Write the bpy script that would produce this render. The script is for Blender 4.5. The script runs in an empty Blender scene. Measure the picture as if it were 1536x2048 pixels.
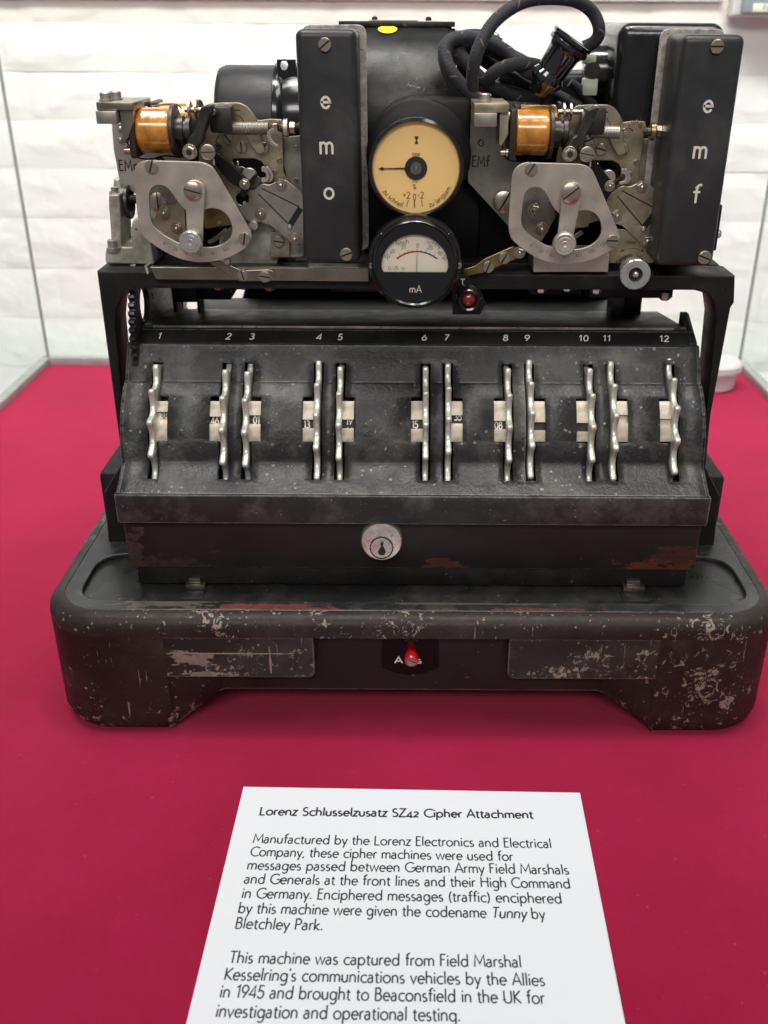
import bpy, bmesh, math, random
from mathutils import Vector, Matrix
random.seed(7)
R = math.radians
scene = bpy.context.scene
col = scene.collection

# ------------------------------------------------------------------ camera
CAM = Vector((-0.004, -0.585, 0.486))
FPX, CXP, CYP = 1940.0, 814.0, 1024.0
PITCH, ROLL = math.atan(0.5047), 0.0055
_F = Vector((0, math.cos(PITCH), -math.sin(PITCH)))
_U0 = Vector((0, math.sin(PITCH), math.cos(PITCH)))
_R0 = Vector((1, 0, 0))
_R = (_R0 + ROLL*_U0).normalized()
_U = (_U0 - ROLL*_R0).normalized()
cd = bpy.data.cameras.new("camera")
cam = bpy.data.objects.new("camera", cd)
col.objects.link(cam)
cam.matrix_world = Matrix((( _R.x, _U.x, -_F.x, CAM.x), (_R.y, _U.y, -_F.y, CAM.y),
                           (_R.z, _U.z, -_F.z, CAM.z), (0, 0, 0, 1)))
cd.sensor_fit = 'VERTICAL'
cd.sensor_height = 36.0
cd.lens = FPX/2048*36.0
cd.shift_x = -(CXP-768)/2048
cd.clip_start, cd.clip_end = 0.02, 60
cd.dof.use_dof = True
cd.dof.focus_distance = 0.69
cd.dof.aperture_fstop = 9.0
scene.camera = cam

def ray(px, py):
    return _F + (px-CXP)/FPX*_R + (CYP-py)/FPX*_U
def at(px, py, Y):
    """drafting aid: point of the upright plane at depth Y measured in the photograph"""
    d = ray(px, py); t = (Y-CAM.y)/d.y
    return CAM + t*d
def atz(px, py, z):
    d = ray(px, py); t = (z-CAM.z)/d.z
    return CAM + t*d
def proj(p):
    v = Vector(p)-CAM
    a = v.dot(_F)
    return (CXP+v.dot(_R)/a*FPX, CYP-v.dot(_U)/a*FPX)

# ------------------------------------------------------------------ light
REARW = 0.96
world = bpy.data.worlds.new("World")
scene.world = world
world.use_nodes = True
wb = world.node_tree.nodes["Background"]
wb.inputs[0].default_value = (0.92, 0.96, 1.0, 1)
wb.inputs[1].default_value = 0.24
def area(name, loc, target, sx, sy, power, colr=(1, 0.95, 0.88)):
    ld = bpy.data.lights.new(name, 'AREA')
    ld.shape = 'RECTANGLE'; ld.size, ld.size_y = sx, sy
    ld.energy = power; ld.color = colr
    o = bpy.data.objects.new(name, ld); col.objects.link(o)
    o.location = loc
    o.rotation_euler = (Vector(target)-Vector(loc)).to_track_quat('-Z', 'Y').to_euler()
    return o
area("ceiling_or_fill_lamp", (-0.55, 0.15, 2.3), (-0.1, 0.2, 0), 1.5, 0.35, 19, (1, 0.97, 0.92))
area("ceiling_or_fill_lamp", (0.75, -0.45, 2.2), (0.1, 0.2, 0.1), 0.9, 0.5, 12, (1, 0.95, 0.88))
area("ceiling_or_fill_lamp", (-0.3, -2.3, 2.1), (0.0, 0.4, 0.25), 2.2, 0.5, 41, (1, 0.96, 0.91))  # unseen front fill, added to brighten the upright faces
wall_fill = area("ceiling_or_fill_lamp", (0.0, 0.12, 2.1), (0.0, REARW, 0.42), 2.6, 0.3, 17, (1.0, 1.0, 0.97))  # added wall washer that lifts the dark bricks, no known fitting
wall_fill.data.spread = R(75)
area("spot_lamp", (0.12, 0.05, 1.95), (0.0, 0.05, 0.1), 0.16, 0.16, 6, (1, 0.93, 0.84))
scene.view_settings.view_transform = 'Standard'
scene.view_settings.look = 'None'
scene.view_settings.exposure = -0.02
scene.view_settings.gamma = 1.0

# ------------------------------------------------------------------ materials
def nt(name):
    m = bpy.data.materials.new(name); m.use_nodes = True
    return m, m.node_tree.nodes, m.node_tree.links, m.node_tree.nodes["Principled BSDF"]
def node(N, t, **kw):
    n = N.new(t)
    for k, v in kw.items():
        setattr(n, k, v)
    return n
def noise(N, L, vec, scale, detail=3, rough=0.5, dist=0.0):
    n = node(N, 'ShaderNodeTexNoise'); n.inputs['Scale'].default_value = scale
    n.inputs['Detail'].default_value = detail; n.inputs['Roughness'].default_value = rough
    n.inputs['Distortion'].default_value = dist
    L.new(vec, n.inputs['Vector']); return n.outputs['Fac']
def ramp(N, L, fac, a, b, ca=(0, 0, 0, 1), cb=(1, 1, 1, 1)):
    r = node(N, 'ShaderNodeValToRGB')
    r.color_ramp.elements[0].position = a; r.color_ramp.elements[0].color = ca
    r.color_ramp.elements[1].position = b; r.color_ramp.elements[1].color = cb
    L.new(fac, r.inputs[0]); return r.outputs[0]
def mix(N, L, fac, a, b):
    m = node(N, 'ShaderNodeMix', data_type='RGBA')
    for s, v in ((m.inputs[0], fac), (m.inputs[6], a), (m.inputs[7], b)):
        if hasattr(v, 'is_output'): L.new(v, s)
        elif isinstance(v, (int, float)): s.default_value = v
        else: s.default_value = (*v[:3], 1)
    return m.outputs[2]
def math_(N, L, op, a, b=0.0, c=None):
    m = node(N, 'ShaderNodeMath', operation=op)
    vs = (a, b) if c is None else (a, b, c)
    for i, v in enumerate(vs):
        if hasattr(v, 'is_output'): L.new(v, m.inputs[i])
        else: m.inputs[i].default_value = v
    return m.outputs[0]
def bump(N, L, h, strength, dist, nrm=None):
    b = node(N, 'ShaderNodeBump'); b.inputs['Strength'].default_value = strength
    b.inputs['Distance'].default_value = dist
    L.new(h, b.inputs['Height'])
    if nrm is not None: L.new(nrm, b.inputs['Normal'])
    return b.outputs[0]
def objco(N):
    return node(N, 'ShaderNodeTexCoord').outputs['Object']

def paint(name, base, rough=0.42, chips=0.0, chipcol=(0.34, 0.27, 0.22), speck=0.0, grain=0.0003, gs=700,
          edge=0.0, edgecol=(0.42, 0.40, 0.38), dust=0.0, streak=0.0, red=None, spec=0.36, zoned=None, coat=0.0, chipz=0.0):
    base = tuple(v*0.58 for v in base)
    m, N, L, b = nt(name)
    co = objco(N)
    c = None
    tone = noise(N, L, co, 14, 4)
    c = mix(N, L, ramp(N, L, tone, 0.35, 0.7), base, tuple(v*1.45+0.004 for v in base))
    rgh = rough
    masks = []
    if dust:
        d1 = noise(N, L, co, 22, 6, 0.7)
        dm = math_(N, L, 'MULTIPLY', ramp(N, L, d1, 0.48, 0.78), dust)
        c = mix(N, L, dm, c, (0.16, 0.15, 0.135))
    if chips:
        z = noise(N, L, co, 17, 3, 0.6)
        zm = ramp(N, L, z, 0.40, 0.66)
        n1 = noise(N, L, co, 150, 9, 0.74, 0.9)
        th = math_(N, L, 'SUBTRACT', 0.725, math_(N, L, 'MULTIPLY', zm, 0.125*chips))
        cm = math_(N, L, 'GREATER_THAN', n1, th)
        n2 = noise(N, L, co, 420, 2)
        cc = mix(N, L, n2, tuple(v*0.6 for v in chipcol), tuple(min(1, v*1.35) for v in chipcol))
        c = mix(N, L, cm, c, cc); masks.append(cm)
    if streak:
        mp = node(N, 'ShaderNodeMapping'); mp.inputs['Scale'].default_value = (1, 1, 0.10)
        mp.inputs['Rotation'].default_value = (0, R(9), 0)
        L.new(co, mp.inputs['Vector'])
        s1 = noise(N, L, mp.outputs[0], 330, 3, 0.55)
        z2 = noise(N, L, co, 26, 2)
        sm = math_(N, L, 'MULTIPLY', math_(N, L, 'GREATER_THAN', s1, 0.665), ramp(N, L, z2, 0.5, 0.6))
        c = mix(N, L, math_(N, L, 'MULTIPLY', sm, streak), c, chipcol)
    if speck:
        v = node(N, 'ShaderNodeTexVoronoi'); v.inputs['Scale'].default_value = 290
        v.inputs['Randomness'].default_value = 1.0
        wv = node(N, 'ShaderNodeTexNoise'); wv.inputs['Scale'].default_value = 600; wv.inputs['Detail'].default_value = 3; L.new(co, wv.inputs['Vector'])
        va = node(N, 'ShaderNodeVectorMath', operation='MULTIPLY_ADD'); L.new(wv.outputs['Color'], va.inputs[0]); va.inputs[1].default_value = (0.0032, 0.0032, 0.0032); L.new(co, va.inputs[2])
        L.new(va.outputs[0], v.inputs['Vector'])
        sepc = node(N, 'ShaderNodeSeparateColor'); L.new(v.outputs['Color'], sepc.inputs[0])
        pick = math_(N, L, 'MULTIPLY', math_(N, L, 'GREATER_THAN', sepc.outputs[0], 1.0-0.50*min(1.0, speck)),
                     math_(N, L, 'LESS_THAN', v.outputs['Distance'],
                           math_(N, L, 'MULTIPLY', math_(N, L, 'POWER', sepc.outputs[1], 2.5), 0.34)))
        z3 = ramp(N, L, noise(N, L, co, 11, 3), 0.36, 0.56)
        pm = math_(N, L, 'MULTIPLY', math_(N, L, 'MULTIPLY', pick, z3), speck)
        c = mix(N, L, math_(N, L, 'MULTIPLY', pm, 0.75), c, (0.30, 0.275, 0.24))
    if edge:
        bv = node(N, 'ShaderNodeBevel'); bv.samples = 4; bv.inputs['Radius'].default_value = 0.0022
        ge = node(N, 'ShaderNodeNewGeometry')
        dt = node(N, 'ShaderNodeVectorMath', operation='DOT_PRODUCT')
        L.new(bv.outputs[0], dt.inputs[0]); L.new(ge.outputs['Normal'], dt.inputs[1])
        e = math_(N, L, 'SUBTRACT', 1.0, dt.outputs['Value'])
        en = noise(N, L, co, 120, 4, 0.7)
        em = ramp(N, L, math_(N, L, 'MULTIPLY', e, math_(N, L, 'ADD', en, -0.25)), 0.012/max(edge, .01), 0.05/max(edge, .01))
        c = mix(N, L, math_(N, L, 'MULTIPLY', em, min(1, edge)), c, edgecol)
    for (rx0, rx1, rz0, rz1, rc, amt, *am) in (red or ()):
        # worn patches with a shape of their own, at their place on the part (metres from its centre)
        am = am[0] if am else 1.6
        sp = node(N, 'ShaderNodeSeparateXYZ'); L.new(co, sp.inputs[0])
        mp = node(N, 'ShaderNodeMapping'); mp.inputs['Scale'].default_value = (0.45, 1, 1); L.new(co, mp.inputs['Vector'])
        w1 = noise(N, L, mp.outputs[0], 130, 7, 0.68)
        off = math_(N, L, 'MULTIPLY', math_(N, L, 'SUBTRACT', w1, 0.5), am*2.6)
        zz = sp.outputs[1 if name.endswith('top') else 2]
        dx = math_(N, L, 'ABSOLUTE', math_(N, L, 'DIVIDE', math_(N, L, 'SUBTRACT', sp.outputs[0], (rx0+rx1)/2), (rx1-rx0)/2))
        dz = math_(N, L, 'ABSOLUTE', math_(N, L, 'DIVIDE', math_(N, L, 'SUBTRACT', zz, (rz0+rz1)/2), (rz1-rz0)/2))
        k = ramp(N, L, math_(N, L, 'ADD', math_(N, L, 'MAXIMUM', dx, dz), off), 0.85, 1.0, (1, 1, 1, 1), (0, 0, 0, 1))
        w2 = noise(N, L, co, 300, 4)
        rcc = mix(N, L, w2, tuple(v*0.45 for v in rc), tuple(v*1.25 for v in rc))
        c = mix(N, L, math_(N, L, 'MULTIPLY', k, amt), c, rcc)
    L.new(c, b.inputs['Base Color'])
    r1 = noise(N, L, co, 60, 4)
    rr = ramp(N, L, r1, 0.3, 0.75, (rough*0.8,)*3+(1,), (min(1, rough*1.3),)*3+(1,))
    L.new(rr, b.inputs['Roughness'])
    b.inputs['Specular IOR Level'].default_value = spec
    if coat:
        b.inputs['Coat Weight'].default_value = coat; b.inputs['Coat Roughness'].default_value = 0.06
    nr = bump(N, L, noise(N, L, co, gs, 3, 0.6), 0.35, grain)
    nr = bump(N, L, noise(N, L, co, 45, 4), 0.25, 0.0012, nr)
    for mk in masks:
        nr = bump(N, L, mk, -0.5, 0.0003, nr)
    L.new(nr, b.inputs['Normal'])
    return m

def metal(name, c1, c2, rough=0.32, sc=60, met=0.85, brushed=None, spots=0.0, grain=0.00006):
    m, N, L, b = nt(name)
    co = objco(N)
    f = noise(N, L, co, sc, 5, 0.6)
    c = mix(N, L, ramp(N, L, f, 0.33, 0.70), c1, c2)
    if spots:
        s = noise(N, L, co, 420, 3)
        z = noise(N, L, co, 45, 2)
        sm = math_(N, L, 'MULTIPLY', math_(N, L, 'GREATER_THAN', s, 0.66), ramp(N, L, z, 0.45, 0.6))
        c = mix(N, L, math_(N, L, 'MULTIPLY', sm, spots), c, (0.05, 0.035, 0.025))
    L.new(c, b.inputs['Base Color'])
    b.inputs['Metallic'].default_value = met
    r = ramp(N, L, noise(N, L, co, sc*2.2, 4), 0.3, 0.75, (rough*0.75,)*3+(1,), (rough*1.35,)*3+(1,))
    L.new(r, b.inputs['Roughness'])
    if brushed:
        mp = node(N, 'ShaderNodeMapping'); mp.inputs['Scale'].default_value = brushed
        L.new(co, mp.inputs['Vector'])
        h = noise(N, L, mp.outputs[0], 500, 2)
        L.new(bump(N, L, h, 0.25, grain), b.inputs['Normal'])
    else:
        L.new(bump(N, L, noise(N, L, co, 600, 3), 0.2, grain), b.inputs['Normal'])
    return m

def plain(name, c, rough=0.5, met=0.0, coat=0.0, var=0.12, sc=40, spec=0.5, bmp=0.0):
    m, N, L, b = nt(name)
    co = objco(N)
    f = noise(N, L, co, sc, 4)
    L.new(mix(N, L, f, tuple(v*(1-var) for v in c), tuple(min(1, v*(1+var)) for v in c)), b.inputs['Base Color'])
    b.inputs['Roughness'].default_value = rough
    b.inputs['Metallic'].default_value = met
    b.inputs['Specular IOR Level'].default_value = spec
    b.inputs['Coat Weight'].default_value = coat
    b.inputs['Coat Roughness'].default_value = 0.04
    if bmp: L.new(bump(N, L, noise(N, L, co, sc*6, 3), 0.4, bmp), b.inputs['Normal'])
    return m

BLK = (0.017, 0.0165, 0.017)
BRN = (0.027, 0.0175, 0.0160)
M = {}
YT = -0.200+0.0
M['cover'] = paint('black_wrinkle_paint', (0.026, 0.026, 0.027), 0.42, chips=0.75, speck=1.0, grain=0.0014, gs=360, edge=0.8, dust=0.75, chipcol=(0.17, 0.16, 0.145))
M['ledge'] = paint('black_band_paint', (0.028, 0.026, 0.025), 0.48, chips=0.85, speck=1.0, edge=0.9, dust=0.6, chipcol=(0.24, 0.22, 0.19))
M['drawer'] = paint('brown_black_paint', (0.026, 0.019, 0.0175), 0.42, spec=0.28, chips=0.2, speck=0.3, edge=0.5,
                    red=[(-0.213, -0.160, -0.034, -0.0125, (0.060, 0.034, 0.028), 0.85), (-0.214, -0.202, -0.030, 0.010, (0.085, 0.050, 0.040), 0.7), (0.150, 0.216, -0.026, -0.0135, (0.150, 0.044, 0.026), 0.85), (0.185, 0.216, -0.018, -0.002, (0.10, 0.036, 0.026), 0.6),
                         (0.010, 0.040, -0.020, -0.0115, (0.120, 0.038, 0.026), 0.8)])
M['base'] = paint('worn_black_paint', BRN, 0.46, spec=0.24, chips=1.62, speck=1.0, edge=0.9, dust=0.15, streak=0.8, gs=300, grain=0.0008, chipcol=(0.25, 0.20, 0.165), edgecol=(0.30, 0.25, 0.22))
M['recess'] = paint('recess_brown_black_paint', (0.026, 0.015, 0.0145), 0.5, spec=0.2, chips=0.5, speck=0.6, edge=0.8, chipcol=(0.22, 0.18, 0.15))
M['apron'] = paint('chipped_black_paint', (0.030, 0.024, 0.0225), 0.50, spec=0.26, chips=1.95, speck=1.0, edge=1.0, dust=0.3, streak=0.7, chipcol=(0.27, 0.225, 0.19), edgecol=(0.36, 0.30, 0.27))
M['apronl'] = paint('scratched_black_paint', (0.030, 0.024, 0.0225), 0.50, spec=0.26, chips=1.6, speck=1.0, edge=1.0, dust=0.3, streak=0.7, chipcol=(0.27, 0.225, 0.19), edgecol=(0.36, 0.30, 0.27),
                    red=[(-0.044, 0.046, 0.0030, 0.0042, (0.34, 0.27, 0.23), 0.9, 0.9), (0.0225, 0.0240, -0.017, 0.010, (0.34, 0.27, 0.23), 0.85, 0.9), (-0.044, -0.020, -0.006, 0.004, (0.30, 0.24, 0.20), 0.8, 2.6), (-0.050, 0.0, -0.018, -0.013, (0.30, 0.24, 0.20), 0.8, 2.6)])
M['basetop'] = paint('worn_black_paint_top', (0.020, 0.021, 0.023), 0.36, chips=0.45, speck=0.5, edge=0.5, dust=0.35,
                     red=[(-0.205, -0.135, YT+0.016, YT+0.026, (0.13, 0.105, 0.085), 0.7, 2.0), (-0.150, -0.060, YT+0.012, YT+0.021, (0.17, 0.045, 0.034), 0.85, 1.2), (0.07, 0.14, YT+0.012, YT+0.017, (0.13, 0.042, 0.030), 0.8), (-0.02, 0.10, YT+0.021, YT+0.024, (0.12, 0.09, 0.08), 0.6), (-0.20, 0.20, YT+0.010, YT+0.014, (0.12, 0.11, 0.10), 0.5, 2.6)])
M['tray'] = paint('smooth_black_paint', (0.015, 0.016, 0.0165), 0.30, speck=0.25, dust=0.2)
M['frame'] = paint('frame_black_paint', (0.013, 0.0115, 0.011), 0.50, spec=0.22, chips=0.28, speck=0.3, edge=0.35, dust=0.12)
M['panel'] = paint('panel_black_paint', (0.013, 0.013, 0.0135), 0.42, spec=0.25, chips=0.05, speck=0.15, edge=0.4)
M['box'] = paint('case_black_paint', (0.034, 0.034, 0.035), 0.40, chips=0.25, chipcol=(0.20, 0.13, 0.11), speck=0.25, dust=0.25, edge=0.9, edgecol=(0.30, 0.27, 0.25), grain=0.0001)
M['motor'] = paint('motor_black_paint', (0.008, 0.008, 0.0085), 0.40, chips=1.1, chipcol=(0.15, 0.145, 0.135), dust=0.55, speck=0.0)
M['relay'] = paint('relay_box_paint', (0.011, 0.011, 0.012), 0.22, edge=0.4, coat=0.3)
M['mattecyl'] = paint('matt_black_paint', (0.018, 0.018, 0.020), 0.42, dust=0.15)
M['gloss'] = plain('black_gloss_enamel', (0.006, 0.006, 0.007), 0.17, coat=0.25, var=0.2)
M['bakelite'] = plain('black_bakelite', (0.008, 0.008, 0.009), 0.05, coat=1.0, var=0.1)
M['dark'] = plain('dark_machine_paint', (0.006, 0.006, 0.006), 0.45, var=0.3, spec=0.25, bmp=0.0002)
M['darkmetal'] = metal('dark_oiled_steel', (0.035, 0.031, 0.028), (0.080, 0.072, 0.066), 0.34, met=0.7)
M['browncore'] = plain('brown_fibre', (0.030, 0.017, 0.014), 0.40, var=0.3)
M['steel'] = metal('dull_pinkish_steel', (0.44, 0.385, 0.325), (0.58, 0.52, 0.445), 0.42, sc=30, met=0.74, brushed=(1, 1, 6), spots=0.25)
M['gold'] = metal('oil_stained_steel', (0.26, 0.205, 0.125), (0.56, 0.48, 0.34), 0.38, sc=38, met=0.80, spots=0.55)
M['grey'] = metal('grey_steel', (0.26, 0.24, 0.21), (0.48, 0.445, 0.39), 0.40, sc=36, met=0.78, brushed=(6, 1, 1), spots=0.4)
M['brass'] = metal('tarnished_brass', (0.20, 0.14, 0.06), (0.38, 0.28, 0.13), 0.32, sc=60, met=0.9, spots=0.4)
M['screw'] = metal('screw_steel', (0.34, 0.28, 0.22), (0.60, 0.52, 0.43), 0.30, sc=200, met=0.95)
M['bright'] = metal('bright_steel', (0.62, 0.60, 0.56), (0.80, 0.78, 0.74), 0.22, sc=120, met=0.9)
M['zinc'] = metal('worn_zinc_casting', (0.28, 0.26, 0.20), (0.70, 0.68, 0.58), 0.42, sc=55, met=0.55, spots=0.8, grain=0.0003)
M['bar'] = metal('bar_steel', (0.20, 0.175, 0.14), (0.33, 0.29, 0.235), 0.30, sc=26, met=0.92, brushed=(0.1, 1, 4), spots=0.5)
M['wheel'] = metal('nickel_wheel', (0.47, 0.46, 0.40), (0.70, 0.70, 0.63), 0.36, sc=110, met=0.45, spots=0.4)
M['ivory'] = metal('window_plate', (0.30, 0.255, 0.20), (0.54, 0.47, 0.38), 0.42, sc=120, met=0.45, spots=0.6)
M['slot'] = plain('black_with_slot_shade', (0.012, 0.010, 0.008), 0.6)  # black parts; in screw slots and holes the shade is painted in
M['white_ink'] = plain('cream_paint', (0.72, 0.67, 0.60), 0.5, var=0.08)
M['black_ink'] = plain('black_ink', (0.018, 0.018, 0.022), 0.55, var=0.05)
M['engrave'] = plain('engraved_grey', (0.10, 0.09, 0.085), 0.6)
M['marker'] = plain('marker_black', (0.012, 0.012, 0.013), 0.35)
M['red_ink'] = plain('red_ink', (0.42, 0.03, 0.02), 0.5)
M['blue_ink'] = plain('blue_ink', (0.02, 0.06, 0.10), 0.5)
M['orange_ink'] = plain('orange_ink', (0.55, 0.16, 0.04), 0.5)
M['needle'] = plain('needle_grey', (0.25, 0.24, 0.22), 0.4)
M['dial'] = plain('amber_dial_paper', (0.95, 0.62, 0.235), 0.5, coat=0.0, var=0.06, sc=25)
M['meter'] = plain('cream_meter_card', (0.80, 0.70, 0.56), 0.5, coat=0.0, var=0.03)
M['yellow'] = plain('yellow_sticker', (0.90, 0.72, 0.02), 0.45, var=0.05)
M['cream'] = plain('pale_insulator', (0.62, 0.66, 0.52), 0.28, var=0.1)
M['redplastic'] = plain('red_plastic', (0.38, 0.004, 0.010), 0.2, coat=0.3, var=0.08)
M['redlens'] = plain('dark_red_lens', (0.16, 0.008, 0.012), 0.12, coat=1.0, var=0.2)
M['maroon'] = plain('maroon_plate', (0.007, 0.0012, 0.0016), 0.6, coat=0.0, spec=0.15)
M['card'] = plain('white_card', (0.685, 0.715, 0.76), 0.6, var=0.01, spec=0.2)
M['cardedge'] = M['card']
M['railm'] = metal('grey_rail', (0.30, 0.32, 0.31), (0.42, 0.44, 0.42), 0.4, met=0.3)
M['seal'] = plain('glass_edge_grey', (0.26, 0.31, 0.29), 0.25)
M['boxgrey'] = plain('blue_grey_plastic', (0.30, 0.36, 0.40), 0.4)
M['boxwhite'] = plain('white_plastic', (0.70, 0.71, 0.70), 0.4)
M['labelcream'] = plain('cream_label', (0.78, 0.74, 0.58), 0.5)
M['brownink'] = plain('brown_ink', (0.22, 0.19, 0.16), 0.5)

def amber():
    m, N, L, b = nt('amber_varnished_winding')
    co = objco(N)
    n1 = noise(N, L, co, 70, 5, 0.65)
    c = mix(N, L, ramp(N, L, n1, 0.35, 0.7), (0.33, 0.115, 0.010), (0.68, 0.31, 0.030))
    w = node(N, 'ShaderNodeTexWave', wave_type='BANDS', bands_direction='X')
    w.inputs['Scale'].default_value = 260; w.inputs['Distortion'].default_value = 1.5
    L.new(co, w.inputs['Vector'])
    c = mix(N, L, math_(N, L, 'MULTIPLY', w.outputs['Fac'], 0.12), c, (0.35, 0.12, 0.02))
    L.new(c, b.inputs['Base Color'])
    b.inputs['Roughness'].default_value = 0.25
    b.inputs['Coat Weight'].default_value = 0.9; b.inputs['Coat Roughness'].default_value = 0.05
    L.new(bump(N, L, noise(N, L, co, 60, 2), 0.25, 0.0004), b.inputs['Coat Normal'])
    L.new(bump(N, L, noise(N, L, co, 90, 3), 0.25, 0.0005), b.inputs['Normal'])
    return m
M['amber'] = amber()

def cloth():
    m, N, L, b = nt('crimson_cloth')
    co = objco(N)
    n1 = noise(N, L, co, 4.0, 6, 0.6)
    c = mix(N, L, ramp(N, L, n1, 0.35, 0.65), (0.300, 0.0045, 0.038), (0.380, 0.0075, 0.056))
    n2 = noise(N, L, co, 45, 5, 0.7)
    c = mix(N, L, math_(N, L, 'MULTIPLY', ramp(N, L, n2, 0.55, 0.8), 0.25), c, (0.40, 0.022, 0.065))
    v = noise(N, L, co, 260, 2)
    c = mix(N, L, math_(N, L, 'MULTIPLY', ramp(N, L, v, 0.70, 0.76), 0.35), c, (0.55, 0.13, 0.19))
    L.new(c, b.inputs['Base Color'])
    b.inputs['Roughness'].default_value = 0.75
    b.inputs['Sheen Weight'].default_value = 0.26
    b.inputs['Sheen Roughness'].default_value = 0.45
    b.inputs['Sheen Tint'].default_value = (1.0, 0.38, 0.52, 1)
    b.inputs['Specular IOR Level'].default_value = 0.08
    w1 = node(N, 'ShaderNodeTexWave', bands_direction='X'); w1.inputs['Scale'].default_value = 480; w1.inputs['Distortion'].default_value = 0.6
    w2 = node(N, 'ShaderNodeTexWave', bands_direction='Y'); w2.inputs['Scale'].default_value = 480; w2.inputs['Distortion'].default_value = 0.6
    L.new(co, w1.inputs['Vector']); L.new(co, w2.inputs['Vector'])
    h = math_(N, L, 'MULTIPLY', w1.outputs['Fac'], w2.outputs['Fac'])
    nr = bump(N, L, h, 0.7, 0.0004)
    nr = bump(N, L, noise(N, L, co, 55, 4, 0.65), 0.4, 0.0016, nr)
    nr = bump(N, L, noise(N, L, co, 6, 3), 0.45, 0.008, nr)
    L.new(nr, b.inputs['Normal'])
    return m
M['cloth'] = cloth()

def wallmat(name, c1, c2):
    m, N, L, b = nt(name)
    co = node(N, 'ShaderNodeNewGeometry').outputs['Position']
    n1 = noise(N, L, co, 5, 4)
    c = mix(N, L, n1, c1, c2)
    L.new(c, b.inputs['Base Color'])
    b.inputs['Roughness'].default_value = 0.38
    mp = node(N, 'ShaderNodeMapping'); mp.inputs['Scale'].default_value = (0.7, 1, 1)
    L.new(co, mp.inputs['Vector'])
    h1 = noise(N, L, mp.outputs[0], 26, 2, 0.4, 0.1)
    h2 = noise(N, L, mp.outputs[0], 75, 3, 0.5)
    nr = bump(N, L, ramp(N, L, h1, 0.45, 0.85), 0.26, 0.008)
    nr = bump(N, L, h2, 0.15, 0.0015, nr)
    L.new(nr, b.inputs['Normal'])
    return m
M['brick'] = wallmat('white_painted_brick', (0.83, 0.84, 0.815), (0.88, 0.885, 0.865))
M['brickb'] = wallmat('brick_warm_reflection_tint', (0.83, 0.79, 0.73), (0.87, 0.835, 0.78))  # warm reflection in the glass, painted into the top course's colour
M['joint'] = wallmat('white_painted_mortar', (0.80, 0.80, 0.78), (0.84, 0.84, 0.82))

def glassmat(name, tint=(0.985, 0.995, 0.99), g=0.05, haze=0.0):
    m = bpy.data.materials.new(name); m.use_nodes = True
    N, L = m.node_tree.nodes, m.node_tree.links
    N.clear()
    out = node(N, 'ShaderNodeOutputMaterial')
    tr = node(N, 'ShaderNodeBsdfTransparent'); tr.inputs[0].default_value = (*tint, 1)
    gl = node(N, 'ShaderNodeBsdfGlossy'); gl.inputs['Roughness'].default_value = 0.02
    lw = node(N, 'ShaderNodeLayerWeight'); lw.inputs[0].default_value = 0.5
    fr = math_(N, L, 'ADD', math_(N, L, 'MULTIPLY', math_(N, L, 'POWER', lw.outputs['Facing'], 6.0), 0.16), 0.012)
    mx = node(N, 'ShaderNodeMixShader')
    L.new(fr, mx.inputs[0]); L.new(tr.outputs[0], mx.inputs[1]); L.new(gl.outputs[0], mx.inputs[2])
    L.new(mx.outputs[0], out.inputs[0])
    return m
M['glass'] = glassmat('clear_case_glass')
M['lensglass'] = glassmat('instrument_glass')

def tubmat():
    m, N, L, b = nt('translucent_white_plastic')
    b.inputs['Base Color'].default_value = (0.80, 0.80, 0.80, 1)
    b.inputs['Roughness'].default_value = 0.25
    b.inputs['Transmission Weight'].default_value = 0.45
    b.inputs['IOR'].default_value = 1.3
    return m
M['tub'] = tubmat()

def braid():
    m, N, L, b = nt('black_braided_flex')
    uv = node(N, 'ShaderNodeTexCoord').outputs['UV']     # u: metres along, v: round
    sp = node(N, 'ShaderNodeSeparateXYZ'); L.new(uv, sp.inputs[0])
    u, v = sp.outputs[0], sp.outputs[1]
    # helical braid ribs
    a = math_(N, L, 'SINE', math_(N, L, 'ADD', math_(N, L, 'MULTIPLY', u, 2600), math_(N, L, 'MULTIPLY', v, 6.2832)))
    a2 = math_(N, L, 'SINE', math_(N, L, 'SUBTRACT', math_(N, L, 'MULTIPLY', u, 2600), math_(N, L, 'MULTIPLY', v, 6.2832*3)))
    h = math_(N, L, 'MAXIMUM', a, a2)
    # rust coloured tracer thread: short dashes winding round
    ph = math_(N, L, 'FRACT', math_(N, L, 'ADD', math_(N, L, 'MULTIPLY', u, 55), v))
    t1 = math_(N, L, 'LESS_THAN', ph, 0.055)
    ds = math_(N, L, 'GREATER_THAN', math_(N, L, 'FRACT', math_(N, L, 'MULTIPLY', math_(N, L, 'ADD', v, math_(N, L, 'MULTIPLY', u, 9.0)), 3.0)), 0.62)
    tm = math_(N, L, 'MULTIPLY', t1, ds)
    nz = noise(N, L, objco(N), 350, 3)
    c = mix(N, L, nz, (0.007, 0.008, 0.011), (0.026, 0.027, 0.035))
    c = mix(N, L, math_(N, L, 'MULTIPLY', tm, 0.7), c, (0.28, 0.13, 0.09))
    L.new(c, b.inputs['Base Color'])
    b.inputs['Roughness'].default_value = 0.75
    b.inputs['Sheen Weight'].default_value = 0.08
    L.new(bump(N, L, h, 0.3, 0.0002), b.inputs['Normal'])
    return m
M['braid'] = braid()

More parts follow.
